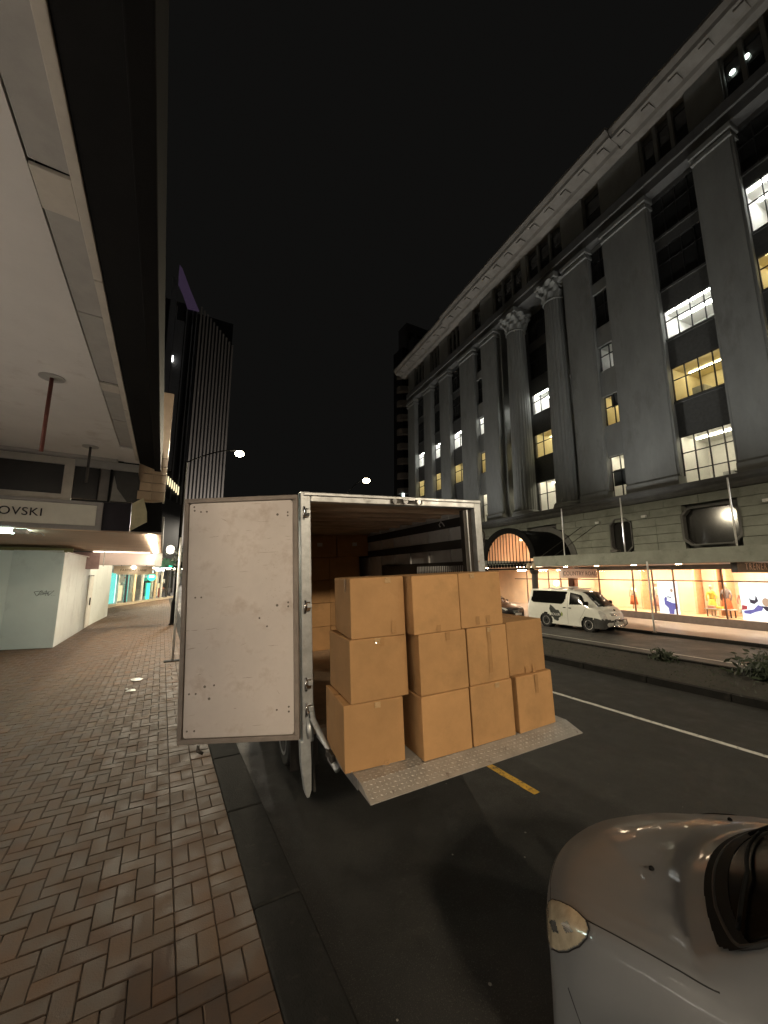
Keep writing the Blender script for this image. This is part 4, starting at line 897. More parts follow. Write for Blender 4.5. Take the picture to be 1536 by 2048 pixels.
# lane sign
ls = empty('lane_sign', (0, 19.6, 0)); tag(ls, 'cream sign board reading FARMERS LANE under the pink bulkhead', 'sign')
MB().box(-1.75, -.36, 0, .08, 2.24, 2.54).build('board', CREAM, ls, bevel=.006); MB().box(-1.65, -.28, -.03, .0, 2.19, 2.235).build('lower_trim', CREAM, ls)
text('lettering', 'FARMERS LANE', .13, M('lane_letter_brown', (.08, .05, .03), .5), ls, (-1.05, -.006, 2.33), (R(90), 0, 0), .004, 'CENTER', space=1.1)
MB().lathe([(.02, 2.56), (.10, 2.5), (.03, 2.42)], (-1.05, -.12, 0), n=12).build('lamp', EM('lane_sign_lamp', (1, .95, .85), 12), ls)
MB().tube([(-1.5, .04, 2.54), (-1.5, .04, 2.8)], .015, 6).build('hanger', STEELD, ls); MB().tube([(-.6, .04, 2.54), (-.6, .04, 2.8)], .015, 6).build('hanger', STEELD, ls)
MB().box(-2.2, 0, -.4, .4, 2.8, 2.83).build('hanging_beam', SOFP, ls)
# hoarding
ho = empty('site_hoarding', (0, 0, 0)); tag(ho, 'white painted site hoarding with a door and a black marker tag', 'hoarding')
HP = [(-7.0, 16.1), (-3.99, 15.8), (-2.69, 15.5), (-2.6, 19.9), (-2.55, 22.0), (-2.35, 25.5)]; HH = [2.95, 2.92, 2.88, 2.86, 2.85, 2.83]
def panel_(p, q, h0, h1, z0=.01, name='hoarding_sheet', mat=HOARD, off=0.0):
    d = Vector((q[0] - p[0], q[1] - p[1], 0)); nrm = Vector((d.y, -d.x, 0)).normalized(); a = Vector((p[0], p[1], 0)) + nrm * off; b = Vector((q[0], q[1], 0)) + nrm * off; t = -nrm * .03
    m = MB(); vs = [a + Vector((0, 0, z0)), b + Vector((0, 0, z0)), b + Vector((0, 0, h1)), a + Vector((0, 0, h0))]; vs += [v + t for v in vs]
    m.add(vs, [(0, 1, 2, 3), (7, 6, 5, 4), (0, 4, 5, 1), (1, 5, 6, 2), (2, 6, 7, 3), (3, 7, 4, 0)]); return m.build(name, mat, ho)
for i in range(len(HP) - 1):
    p, q = HP[i], HP[i + 1]; L_ = math.hypot(q[0] - p[0], q[1] - p[1]); n_ = max(1, round(L_ / 1.25))
    for k in range(n_):
        a, b = k / n_ + .0012, (k + 1) / n_ - .0012
        f = lambda t: (p[0] + (q[0] - p[0]) * t, p[1] + (q[1] - p[1]) * t)
        panel_(f(a), f(b), HH[i] + (HH[i + 1] - HH[i]) * a, HH[i] + (HH[i + 1] - HH[i]) * b)
hd_ = panel_((-2.585, 19.95), (-2.56, 20.95), 2.12, 2.12, .05, 'hoarding_door', M('hoarding_door_paint', (.68, .66, .60), .4), .02)
panel_((-2.56, 20.96), (-2.56, 21.02), 2.16, 2.16, .02, 'door_edge', SEAM, .012); panel_((-2.585, 19.9), (-2.56, 21.02), 2.16, 2.16, 2.125, 'door_edge', SEAM, .012)
MB().box(-2.50, -2.46, 20.02, 20.06, .95, 1.25).build('door_handle', STEELD, ho)
panel_((-3.95, 15.77), (-2.72, 15.48), 2.93, 2.93, 2.895, 'top_batten', WHITEM, .03); panel_((-2.67, 15.6), (-2.36, 25.4), 2.9, 2.86, 2.86, 'top_batten', WHITEM, .03)
tagp = [[(.0, .13), (.1, .15), (.30, .16), (.25, .08), (.1, .0), (.0, .13)], [(.12, .0), (.24, .16), (.27, .17)], [(.22, .03), (.4, .07), (.28, .10), (.42, .14)], [(.42, .0), (.42, .18), (.5, .03)], [(.5, .02), (.5, .13), (.7, .17), (.5, .0)], [(.62, .01), (.63, .012)], [(.68, .005), (.69, .007)], [(.74, .0), (.75, .002)], [(.3, .07), (.46, .08)]]
d = Vector((HP[2][0] - HP[1][0], HP[2][1] - HP[1][1], 0)).normalized(); nrm = Vector((d.y, -d.x, 0))
og = Vector((-3.33, 15.65, 1.55)) + nrm * .008
for k, ln_ in enumerate(tagp):
    MB().tube([og + d * (p[0] * .72) + Vector((0, 0, p[1] * .9)) for p in ln_], .006, 5).build('marker_stroke', INK, ho)
# shops at the bend beyond
sb_ = empty('corner_shops', (0, 0, 0)); tag(sb_, 'row of brightly lit turquoise and white shopfronts beyond the hoarding', 'shopfront')
A0, A1 = Vector((-4.4, 28.5, 0)), Vector((1.2, 42.5, 0)); dd = (A1 - A0); LL = dd.length; dn = dd.normalized(); nn = Vector((dn.y, -dn.x, 0))
def sp(t, off, z): return A0 + dn * t + nn * off + Vector((0, 0, z))
def sbox(t0, t1, o0, o1, z0, z1, name, mat):
    vs = [sp(t, o, z) for z in (z0, z1) for o in (o0, o1) for t in (t0, t1)]
    return MB().add(vs, [(0, 2, 3, 1), (4, 5, 7, 6), (0, 1, 5, 4), (2, 6, 7, 3), (0, 4, 6, 2), (1, 3, 7, 5)]).build(name, mat, sb_)
TQ, TW, TWm, TG = EM('turquoise_lightbox', (.25, .95, .82), 1.3), EM('white_shop_light', (.92, 1, 1), 2.2), EM('warm_shop_light', (1, .8, .45), 1.6), EM('green_sign_light', (.08, .85, .55), 2.0)
sbox(0, LL, -1.5, -1.4, 0, 3.2, 'back_wall', M('shop_grey_wall', (.45, .45, .43), .6)); sbox(0, LL, -1.4, .0, 2.9, 3.0, 'shop_ceiling', ROOMW)
sbox(0, LL, -.1, .12, 2.55, 3.4, 'shop_fascia', M('shop_fascia_grey', (.3, .31, .33), .5)); sbox(0, LL, -3, -.1, 3.4, 9, 'upper_wall', DARKM)
sbox(0, LL, -.1, .02, 0, .18, 'stall_riser', M('stall_riser_tile', (.5, .45, .36), .5))
t = .0; k = 0
while t < LL - 1:
    sbox(t, t + .09, -.1, .04, .18, 2.55, 'mullion', [CREAM, WHITEM, MULL][k % 3]); sbox(t + .09, t + 1.16, -.04, -.03, .18, 2.55, 'shop_pane', WGLASS)
    sbox(t + .2, t + .95, -1.2, -1.0, 2.82, 2.88, 'ceiling_light', TW)
    t += 1.2; k += 1
rn = random.Random(4)
for (a, b, z0, z1, o, mat) in [(4.2, 4.9, .2, 2.3, -.2, TQ), (5.0, 5.5, .2, 2.2, -.3, TW), (5.6, 6.2, .3, 1.4, -.35, TWm), (6.3, 6.7, .2, 2.4, -.2, TQ), (7.0, 7.2, .2, 2.5, .05, CREAM), (7.6, 8.0, .8, 1.9, -.5, GREYP), (9.2, 9.7, .2, 1.5, .05, TG), (9.1, 9.8, 2.3, 2.5, .15, TW), (10.2, 10.9, .4, 2.2, -.6, MULL), (11.0, 11.3, .3, 2.0, -.4, ROOMW), (11.6, 12.2, .3, 2.1, -.5, MULL), (12.3, 12.6, .3, 1.4, -.4, TWm), (12.8, 13.4, .3, 2.1, -.5, MULL), (12.0, 12.4, .2, 1.0, -.2, M('display_red', (.35, .05, .02), .6))]:
    sbox(a, b, o - .06, o, z0, z1, 'window_display', mat)
for i in range(16):
    a = rn.uniform(4, 14); z = rn.uniform(.5, 2.2); sbox(a, a + rn.uniform(.1, .3), -.7, -.62, z, z + rn.uniform(.1, .5), 'goods', [TWm, ROOMW, GREYP, MULL, CREAM, GA][rn.randrange(6)])
c0 = sp(9.45, .2, 1.95)
gs = empty('round_green_sign', c0); tag(gs, 'round lit green sign projecting from the far shopfronts', 'sign')
MB().lathe([(.02, -.05), (.3, -.05), (.3, .05), (.02, .05)], (0, 0, 0), axis='y', n=20).build('disc', TG, gs); MB().box(-.18, .18, -.07, -.051, -.02, .16).build('white_band', TW, gs); MB().tube([(0, .05, 0), (-.3, .1, 0)], .02, 6).build('bracket', STEELD, gs)
fc = empty('far_awning', (0, 0, 0)); tag(fc, 'white edged awning over the far shopfronts with a green glow at its end', 'awning')
def fbox(t0, t1, o0, o1, z0, z1, name, mat):
    o = sbox(t0, t1, o0, o1, z0, z1, name, mat); o.parent = fc; return o
fbox(3, 16, .2, 2.2, 2.72, 2.8, 'awning_slab', WHITEM); fbox(3, 16, 2.2, 2.28, 2.68, 2.9, 'awning_edge', WHITEM); fbox(5, 15, 1.2, 1.35, 2.66, 2.7, 'strip_light', EM('far_awning_strip', (1, .78, .48), 110))
gc = empty('green_canopy', (.3, 33, 2.7)); tag(gc, 'green lit canopy end beside the lamp pole', 'canopy')
MB().prism([(-.9, 0), (1.3, 0), (1.3, .35), (-.2, .7)], 1, 0, .2).build('green_face', M('green_canopy_paint', (.06, .22, .14), .5), gc)
for k, (x, z) in enumerate(((.1, .03), (.85, .03))): MB().box(x, x + .3, -.05, -.01, z, z + .12).build('green_lamp', TG, gc)
MB().box(-.75, -.15, -.06, -.01, -.28, -.02).build('white_lightbox', TW, gc)
# pole with banner foot plate, litter
wp = empty('white_pole', (.415, 11.7, 0), (0, R(-.8), 0)); tag(wp, 'thin white pole in a black foot on the footpath beside the open door', 'pole')
MB().tube([(0, 0, 0.02), (0, 0, 3.18)], .03, 10).build('pole', WHITEM, wp, smooth=True); MB().box(-.2, .2, -.1, .1, 0, .02).build('foot_plate', BLACK, wp)
for k, (x, y, s_) in enumerate(((-.296, 10.03, .12), (-.33, 9.15, .1), (-.42, 9.3, .03))):
    rn = random.Random(k); m = MB(); n = 7; vs = [(s_ * rn.uniform(.6, 1.2) * math.cos(i * 6.283 / n), s_ * 1.3 * rn.uniform(.6, 1.2) * math.sin(i * 6.283 / n), rn.uniform(.004, .02)) for i in range(n)] + [(0, 0, .03)]
    m.add(vs, [(i, (i + 1) % n, n) for i in range(n)]); o = m.build('paper_scrap', WHITEM); o.location = (x, y, .004)
    tag(o, ['larger white paper scrap on the bricks, farther from the camera', 'white paper scrap on the bricks nearer the camera', 'tiny white paper fleck left of the scraps'][k], 'litter', 'paper litter on the footpath')
# plants
def foliage(name, mat, parent, n, fn, sz, seed):
    rn = random.Random(seed); V_ = []; F_ = []
    for i in range(n):
        c = Vector(fn(rn)); a = Vector((rn.gauss(0, 1), rn.gauss(0, 1), rn.gauss(0, 1))).normalized(); b = a.orthogonal().normalized(); s = sz * rn.uniform(.5, 1.3); q = len(V_)
        V_ += [tuple(c - a * s), tuple(c + b * s * .35), tuple(c + a * s), tuple(c - b * s * .35)]; F_.append((q, q + 1, q + 2, q + 3))
    me = bpy.data.meshes.new(name); me.from_pydata(V_, [], F_); me.materials.append(mat); o = bpy.data.objects.new(name, me); COL.objects.link(o); o.parent = parent; return o
hb = empty('hanging_basket', (.75, 19.9, 2.55)); tag(hb, 'leafy hanging basket on the dark lamp pole', 'plant')
foliage('foliage', FOLD, hb, 700, lambda r: (r.gauss(0, .3), r.gauss(0, .25), .35 + r.gauss(0, .32) - abs(r.gauss(0, .3))), .07, 2); MB().lathe([(.03, -.05), (.2, .05), (.25, .22), (.24, .22)], (0, 0, 0), n=14).build('basket', BLACK, hb)
MB().tube([(-.12, .1, .5), (0, 0, .6), (0, 0, .2)], .015, 6).build('hook', STEELD, hb)
gl = empty('globe_light', (.25, 19.95, 3.3)); tag(gl, 'small lit globe lamp bracketed to the dark lamp pole', 'lamp')
MB().lathe([(.02, -.2), (.14, -.14), (.17, 0), (.14, .14), (.02, .2)], (0, 0, 0), n=14).build('globe', EM('globe_cream', (1, .9, .75), 3), gl, smooth=True); MB().tube([(0, 0, -.18), (.1, .02, -.26), (.35, .05, -.26)], .02, 8).build('bracket', LAMPB, gl)
for k, (x, y, r_) in enumerate(((12.0, 5.75, .2), (11.9, 3.5, .42), (10.6, 9.5, .25))):
    t = empty('median_shrub', (x, y, -.1)); tag(t, ['small spiky shrub on the median in front of the lit footpath', 'large dark shrub on the median at the right edge', 'low shrub on the median beside the carton stack'][k], 'shrub', 'shrubs on the median')
    foliage('foliage', FOLD, t, 260 if k != 1 else 900, lambda r: (r.gauss(0, r_ * .6), r.gauss(0, r_ * .7), abs(r.gauss(0, r_ * .55))), .09, 5 + k)
    MB().tube([(0, 0, -.05), (.03, .02, r_ * .6)], [.02, .008], 6).build('stem', STEELD, t)
gv = foliage('ground_cover', FOLD, None, 3000, lambda r: (r.uniform(9.85, 12.2), r.uniform(1, 22), -.095 + abs(r.gauss(0, .012))), .03, 9); tag(gv, 'low dark ground cover plants on the median strip', 'plants', kind='stuff')
# ------------------------------------------------------------------ far towers
def bld(name, label): t = empty(name); return tag(t, label, 'building')
t = bld('ribbed_tower', 'tall tower with pale vertical ribs above the open truck door')
MB().box(2.8, 12.3, 110, 140, -.5, 74).build('tower_core', TOWERD, t)
for i in range(11):
    x = 3.6 + i * .86; MB().box(x, x + .42, 109.3, 110, -.5, 76 - i * .9).build('rib', TOWER, t)
MB().box(1.2, 3.0, 109, 120, -.5, 71).build('corner_shaft', TOWERG, t)
for i in range(17): MB().box(1.4, 2.8, 108.9, 109, 4 + i * 4, 6.5 + i * 4).build('window', DGLASS, t)
f_o = MB().box(7, 8, 96, 96.5, 5.5, 6.2).build('floodlight', STEELD, t)  # unseen fixture added to brighten the tower ribs
l = bpy.data.lights.new('flood_beam', 'SPOT'); l.energy = 17000; l.color = (1, .93, .86); l.spot_size = R(120); l.spot_blend = 1; l.shadow_soft_size = .5
lo = bpy.data.objects.new('flood_beam', l); COL.objects.link(lo); lo.parent = f_o; lo.location = (7.5, 96, 6.6); lo.rotation_euler = (R(180 - 40), 0, 0)
t = bld('glass_tower', 'dark glass tower with a violet lit crown at the left')
MB().box(-9, 1.6, 58, 75, -.5, 41).build('tower_core', TOWERD, t)
MB().prism([(-1.3, 46.6), (-.95, 46.2), (.5, 42.8), (1.7, 40.3), (.2, 40.2), (-.5, 42), (-1.3, 43.6)], 1, 57.6, 57.9).build('violet_crown', M('violet_panel', (.14, .10, .16), .6), t).data.materials[0].node_tree.nodes['Principled BSDF'].inputs['Emission Color'].default_value = (.02, .013, .027, 1)
bpy.data.materials['violet_panel'].node_tree.nodes['Principled BSDF'].inputs['Emission Strength'].default_value = 1
for x in (-1.2, .1, .9, 1.35): MB().box(x, x + .16, 57.5, 58, -.5, 40).build('fin', TOWERG, t)
MB().box(-1.05, .0, 57.7, 58, 16, 38).build('glass_panel', TOWERG, t)
MB().box(-2.0, -1.25, 57.2, 58, -.5, 44).build('corner_shaft', TOWERG, t)
for i in range(7): MB().box(-.6 + i * .26, -.46 + i * .26, 57.4, 57.49, 14.2 - i * .25, 15.3 - i * .25).build('lit_window', EM('far_window_light', (1, .85, .5), 1.6) if i == 0 else bpy.data.materials['far_window_light'], t)
MB().box(-1.15, -1.0, 57.3, 57.4, 31.3, 32.2).build('lit_window', EM('far_lamp_white', (1, 1, .95), 6), t)
t = bld('balcony_tower', 'dark apartment tower with stacked curved balconies beyond the store')
MB().box(44.9, 60, 70, 74, -.5, 55).build('tower_core', TOWERD, t)
for i in range(13):
    z = 6 + i * 3.4; vs = MB(); c_ = (45.6, 70.2); pr = [(c_[0] + 2.0 * math.cos(R(150 + k * 15)), c_[1] + 1.6 * math.sin(R(150 + k * 15))) for k in range(11)]
    vs.prism(pr, 2, z, z + 1.25); vs.build('balcony', TOWER, t)
MB().box(43.9, 44.5, 69, 69.1, 18, 19.6).build('lit_window', EM('far_balcony_light', (.85, 1, .95), 3), t)
MB().box(46.6, 49, 68, 70, -.5, 57).build('stair_core', TOWERG, t); MB().box(49.5, 62, 75, 79, 50, 66).build('plant_room', TOWERG, t)
for k in range(4): MB().box(50 + k * 2.6, 51.6 + k * 2.6, 74.9, 75, 60, 63.5).build('window', DGLASS, t)
for k, (x, y, z) in enumerate(((7.2, 50, 9.5), (5.6, 40, 6.6))):
    t = empty('traffic_gantry_light', (x, y, z)); tag(t, ['distant white light hung over the road, upper of two', 'distant white light over the road, lower of two'][k], 'lamp', 'distant lights over the road')
    MB().box(-.35, .35, -.1, .1, -.12, .12).build('lamp_face', EM('gantry_glow%d' % k, (1, .97, .88), 2.5), t, bevel=.04); MB().tube([(0, .12, -z - .2), (0, .12, .1)], .06, 8).build('post', STEELD, t)

# ------------------------------------------------------------------ vehicles
def crom(p0, p1, p2, p3, t):
    return .5 * ((2 * p1) + (-p0 + p2) * t + (2 * p0 - 5 * p1 + 4 * p2 - p3) * t * t + (-p0 + 3 * p1 - 3 * p2 + p3) * t ** 3)
class Loft:
    """car body as a surface S(s, a): s metres back from the nose, a in -1..1 from the left sill over the top to the right sill"""
    def __init__(S, keys, bow):
        # keys: s, z_top, w_top, z_belt, w_belt, z_mid, w_mid, z_low, w_low
        S.k = keys; S.bow = bow
    def sec(S, s):
        K = S.k
        if s <= K[0][0]: return K[0][1:]
        if s >= K[-1][0]: return K[-1][1:]
        i = max(j for j in range(len(K) - 1) if K[j][0] <= s); t = (s - K[i][0]) / (K[i + 1][0] - K[i][0])
        a, b, c, d = K[max(i - 1, 0)], K[i], K[i + 1], K[min(i + 2, len(K) - 1)]
        return [b[j] + (c[j] - b[j]) * t if S.lin(i) else crom(a[j], b[j], c[j], d[j], t) for j in range(1, len(b))]
    def lin(S, i): return False
    def P(S, s, a):
        zt, wt, zb, wb, zm, wm, zl, wl = S.sec(s); q = abs(a); sg = -1 if a < 0 else 1
        pts = [(0, zt), (wt * .55, zt - .004), (wt * .88, zt - .02), (wt, zt - .06 if zt - zb > .3 else zt - .02), (wb, zb), (wm, zm), (wm * .985, (zm + zl) / 2), (wl, zl)]
        u = q * (len(pts) - 1); i = min(int(u), len(pts) - 2); t = u - i
        p = [pts[max(i - 1, 0)] if i else (-pts[1][0], pts[1][1]), pts[i], pts[i + 1], pts[min(i + 2, len(pts) - 1)]]
        x = crom(p[0][0], p[1][0], p[2][0], p[3][0], t); z = crom(p[0][1], p[1][1], p[2][1], p[3][1], t)
        wref = max(wm, .5)
        return Vector((sg * x, -s - S.bow(s) * (x / wref) ** 2, z))
    def N(S, s, a, e=.004):
        d1 = S.P(s + e, a) - S.P(s - e, a); d2 = S.P(s, a + e) - S.P(s, a - e); n = d2.cross(d1)
        n.normalize()
        c = S.P(s, a) - Vector((0, S.P(s, a).y, .5))
        return n if n.dot(Vector((c.x, 0, c.z))) >= 0 or abs(c.x) + abs(c.z) < .05 else -n
    def body(S, name, mat, parent, ss, na, wheels, wr):
        V_ = []; F_ = []; aa = [-1 + 2 * i / na for i in range(na + 1)]
        for s in ss:
            for a in aa: V_.append(S.P(s, a))
        m = na + 1
        for i in range(len(ss) - 1):
            for j in range(na):
                q = (i * m + j, i * m + j + 1, (i + 1) * m + j + 1, (i + 1) * m + j); c = sum((V_[k] for k in q), Vector()) / 4
                if any((c.y - wy) ** 2 + (c.z - wz) ** 2 < wr ** 2 and abs(c.x) > .45 for (wy, wz) in wheels): continue
                F_.append(q)
        F_.append(tuple(range(m))); F_.append(tuple((len(ss) - 1) * m + k for k in range(m))[::-1])
        o = MB().add(V_, F_).build(name, mat, parent, smooth='auto'); return o
    def patch(S, name, mat, parent, poly, off=.004, n=40, thick=0):
        s0, s1 = min(p[0] for p in poly), max(p[0] for p in poly); a0, a1 = min(p[1] for p in poly), max(p[1] for p in poly)
        def inside(x, y):
            c = False; k = len(poly)
            for i in range(k):
                (x1, y1), (x2, y2) = poly[i], poly[(i + 1) % k]
                if (y1 > y) != (y2 > y) and x < (x2 - x1) * (y - y1) / (y2 - y1) + x1: c = not c
            return c
        V_ = []; F_ = []; idx = {}
        def vid(i, j):
            if (i, j) not in idx:
                s, a = s0 + (s1 - s0) * i / n, a0 + (a1 - a0) * j / n; idx[(i, j)] = len(V_); V_.append(S.P(s, a) + S.N(s, a) * off)
            return idx[(i, j)]
        for i in range(n):
            for j in range(n):
                if inside(s0 + (s1 - s0) * (i + .5) / n, a0 + (a1 - a0) * (j + .5) / n): F_.append((vid(i, j), vid(i + 1, j), vid(i + 1, j + 1), vid(i, j + 1)))
        return MB().add(V_, F_).build(name, mat, parent, smooth=True)
    def line(S, name, mat, parent, pts, r=.003, n=14, off=.0):
        q = []
        for i in range(len(pts) - 1):
            for k in range(n): t = k / n; q.append((pts[i][0] + (pts[i + 1][0] - pts[i][0]) * t, pts[i][1] + (pts[i + 1][1] - pts[i][1]) * t))
        q.append(pts[-1]); return MB().tube([S.P(s, a) + S.N(s, a) * off for s, a in q], r, 6).build(name, mat, parent, smooth=True)
def arch_lip(parent, wx, wy, wz, r, mat):
    for sg in (-1, 1):
        pts = [(sg * wx, wy + r * math.cos(R(k)), wz + r * math.sin(R(k))) for k in range(-12, 193, 8)]
        MB().tube(pts, .022, 8).build('wheel_arch', mat, parent, smooth=True)
        w_ = MB().lathe([(r * .98, 0), (r * .98, .3)], (sg * (wx - .02) - (.3 if sg > 0 else 0), wy, wz), axis='x', n=24); w_.build('wheel_well', BLACK, parent)

# --- silver hatchback behind the truck
sc_ = empty('silver_hatchback', (2.47, 1.84, ROADZ)); tag(sc_, 'silver grey hatchback nosed up behind the tail lift, bonnet and headlamp in view', 'car')
K = [(-.004, .46, .42, .44, .50, .36, .57, .24, .54), (.012, .57, .48, .54, .60, .42, .66, .21, .63), (.05, .67, .55, .64, .69, .48, .745, .19, .72), (.12, .745, .61, .71, .745, .53, .80, .17, .78), (.25, .82, .65, .78, .785, .57, .835, .16, .81), (.45, .90, .69, .85, .80, .60, .845, .16, .83),
     (.66, .965, .71, .90, .80, .62, .85, .16, .83), (.80, 1.01, .70, .92, .79, .60, .84, .16, .82), (1.2, 1.27, .62, .93, .79, .61, .84, .16, .83), (1.45, 1.40, .58, .94, .785, .61, .84, .16, .83), (1.8, 1.47, .57, .95, .785, .61, .84, .16, .83), (2.5, 1.49, .56, .96, .785, .61, .84, .16, .83), (3.1, 1.44, .54, .98, .775, .61, .835, .16, .82), (3.45, 1.25, .56, .98, .74, .6, .82, .18, .8), (3.62, 1.0, .6, .94, .7, .58, .79, .2, .76), (3.68, .7, .55, .68, .62, .5, .72, .26, .7)]
LF = Loft(K, lambda s: .34 if s < 1.2 else (.34 - .18 * min(1, (s - 1.2) / .8)))
ss = [-.004, .004, .012, .03, .05, .08, .12, .18, .25, .35, .42] + [.45 + .035 * i for i in range(30)] + [1.62, 1.8, 2.1, 2.5] + [2.6 + .04 * i for i in range(22)] + [3.5, 3.55, 3.62, 3.68]
wl = [(-.98, .29), (-3.1, .29)]
LF.body('body', SILV, sc_, ss, 72, wl, .345)
for wy, wz in wl: arch_lip(sc_, .805, wy, wz, .345, SILV)
for wy, wz in wl:
    for sg in (-1, 1): wheel(sc_, (sg * .72, wy, wz), .29, .18, ALU, side=sg)
for sg in (-1, 1):
    hl = LF.patch('headlamp', LENSC, sc_, [(s, sg * a) for s, a in [(.045, .56), (.045, .60), (.06, .625), (.10, .64), (.16, .635), (.22, .62), (.28, .597), (.32, .57), (.335, .545), (.325, .52), (.29, .502), (.24, .49), (.18, .484), (.13, .487), (.085, .502), (.055, .53)]], .006, 60)
    LF.line('seal', SEAM, hl, [(s, sg * a) for s, a in [(.10, .644), (.16, .639), (.222, .624), (.284, .60), (.326, .572), (.341, .545), (.33, .516), (.292, .498), (.24, .486), (.18, .48), (.13, .483), (.085, .498)]], .0026, 10, .004)
    for q_ in ([(.10, .575), (.13, .60), (.17, .595), (.15, .565)], [(.19, .565), (.22, .585), (.26, .575), (.23, .55)]): LF.patch('reflector', CHROME, hl, [(a_, sg * b_) for a_, b_ in q_], .0075, 10)
    LF.line('bonnet_seam', SEAM, sc_, [(.325, sg * .512), (.5, sg * .52), (.65, sg * .525), (.8, sg * .53)], .0028, 10, -.001)
    LF.line('bumper_seam', SEAM, sc_, [(.2, sg * .70), (.3, sg * .80), (.4, sg * .90)], .0022, 10, -.0006)
LF.line('bonnet_front_seam', SEAM, sc_, [(.10, -.48), (.07, -.3), (.06, 0), (.07, .3), (.10, .48)], .0025, 10, -.0006)
FGLASS = M('front_windscreen_glass', (.003, .003, .003), .25, spec=.015)
wsg = LF.patch('windscreen', FGLASS, sc_, [(.915, -.36), (.88, -.2), (.88, .2), (.915, .36), (1.1, .375), (1.42, .34), (1.45, 0), (1.42, -.34), (1.1, -.375)], .006, 60)
LF.line('windscreen_seal', SEAM, wsg, [(1.43, -.35), (1.1, -.385), (.96, -.38), (.91, -.36), (.87, -.2), (.865, 0), (.87, .2), (.91, .36), (.96, .38), (1.1, .385), (1.43, .35)], .009, 12, .003)
LF.patch('cowl', BLACK, sc_, [(.87, -.375), (.845, -.34), (.835, -.2), (.83, 0), (.835, .2), (.845, .34), (.87, .375), (.95, .385), (.92, .2), (.92, -.2), (.95, -.385)], .008, 40)
for k, (u0, u1, a0) in enumerate(((-.28, .02, 0), (.02, .30, 0))):
    LF.line('wiper', BLACK, sc_, [(.93, u0), (1.0, (u0 + u1) / 2), (.97, u1)], .007, 8, .02)
for sg in (-1, 1):
    LF.patch('side_window', CGLASS, sc_, [(1.35, sg * .47), (1.75, sg * .445), (2.1, sg * .445), (2.1, sg * .55), (1.2, sg * .555)], .004, 30)
    LF.patch('side_window', CGLASS, sc_, [(2.16, sg * .445), (2.9, sg * .45), (3.0, sg * .55), (2.16, sg * .55)], .004, 30)
    LF.line('door_seam', SEAM, sc_, [(1.25, sg * .58), (1.28, sg * .8), (1.3, sg * .95)], .003, 10); LF.line('door_seam', SEAM, sc_, [(2.13, sg * .57), (2.13, sg * .95)], .003, 12)
    MB().lathe([(.02, -.1), (.09, -.06), (.1, .04), (.02, .08)], (sg * .93, -1.5, .98), axis='y', n=12).build('door_mirror', SILV, sc_, smooth=True)
LF.patch('rear_window', CGLASS, sc_, [(3.15, -.32), (3.15, .32), (3.45, .34), (3.45, -.34)], .004, 20)
for (s, a) in ((.62, -.13), (.62, .16)):
    p = LF.P(s, a) + LF.N(s, a) * .001; MB().lathe([(.011, -.004), (.011, .007), (.006, .012)], tuple(p), n=12).build('washer_nozzle', BLACK, sc_)
LF.patch('grille', BLACK, sc_, [(.002, -.45), (.012, -.45), (.012, .45), (.002, .45)], .003, 20)
MB().box(-.26, .26, .0, .012, .28, .39).build('number_plate', WHITEM, sc_, bevel=.004)

# --- white van across the street, facing the camera
vn = empty('white_van', (18.25, 10.42, FARZ), (0, 0, math.pi)); vn.scale = (1, .93, 1); tag(vn, 'white passenger van with a dark splash graphic parked under the hanging sign', 'van')
K = [(-.004, .5, .5, .48, .6, .42, .66, .3, .6), (.03, .66, .56, .62, .70, .5, .76, .22, .72), (.10, .86, .60, .80, .76, .55, .82, .2, .8), (.28, 1.05, .66, .98, .79, .6, .845, .2, .83), (.45, 1.17, .68, 1.06, .80, .62, .845, .2, .84), (.75, 1.42, .64, 1.10, .81, .64, .85, .2, .84), (1.15, 1.72, .62, 1.14, .81, .66, .85, .2, .84), (1.45, 1.83, .64, 1.16, .81, .68, .85, .2, .84), (2.2, 1.89, .66, 1.18, .815, .7, .85, .2, .84), (3.6, 1.90, .66, 1.18, .815, .7, .85, .2, .84), (4.3, 1.88, .65, 1.18, .81, .7, .845, .2, .84), (4.55, 1.80, .62, 1.16, .79, .7, .82, .22, .82), (4.63, 1.2, .6, 1.1, .76, .66, .8, .26, .78)]
LV = Loft(K, lambda s: .14 if s < 1 else .06)
ss = [-.004, .005, .015, .03, .06, .1, .18, .28, .36, .45, .5] + [.55 + .04 * i for i in range(23)] + [1.5, 1.8, 2.2, 2.7, 2.9] + [2.95 + .04 * i for i in range(26)] + [4.0, 4.1, 4.3, 4.45, 4.55, 4.6, 4.63]
wl = [(-.98, .33), (-3.45, .33)]
LV.body('body', VANW, vn, ss, 60, wl, .39)
for wy, wz in wl:
    arch_lip(vn, .82, wy, wz, .39, BLACK)
    for sg in (-1, 1): wheel(vn, (sg * .735, wy, wz), .33, .2, CHROME, side=sg, spokes=5)
LV.patch('windscreen', CGLASS, vn, [(.47, -.36), (.44, 0), (.47, .36), (1.35, .34), (1.40, 0), (1.35, -.34)], .006, 40)
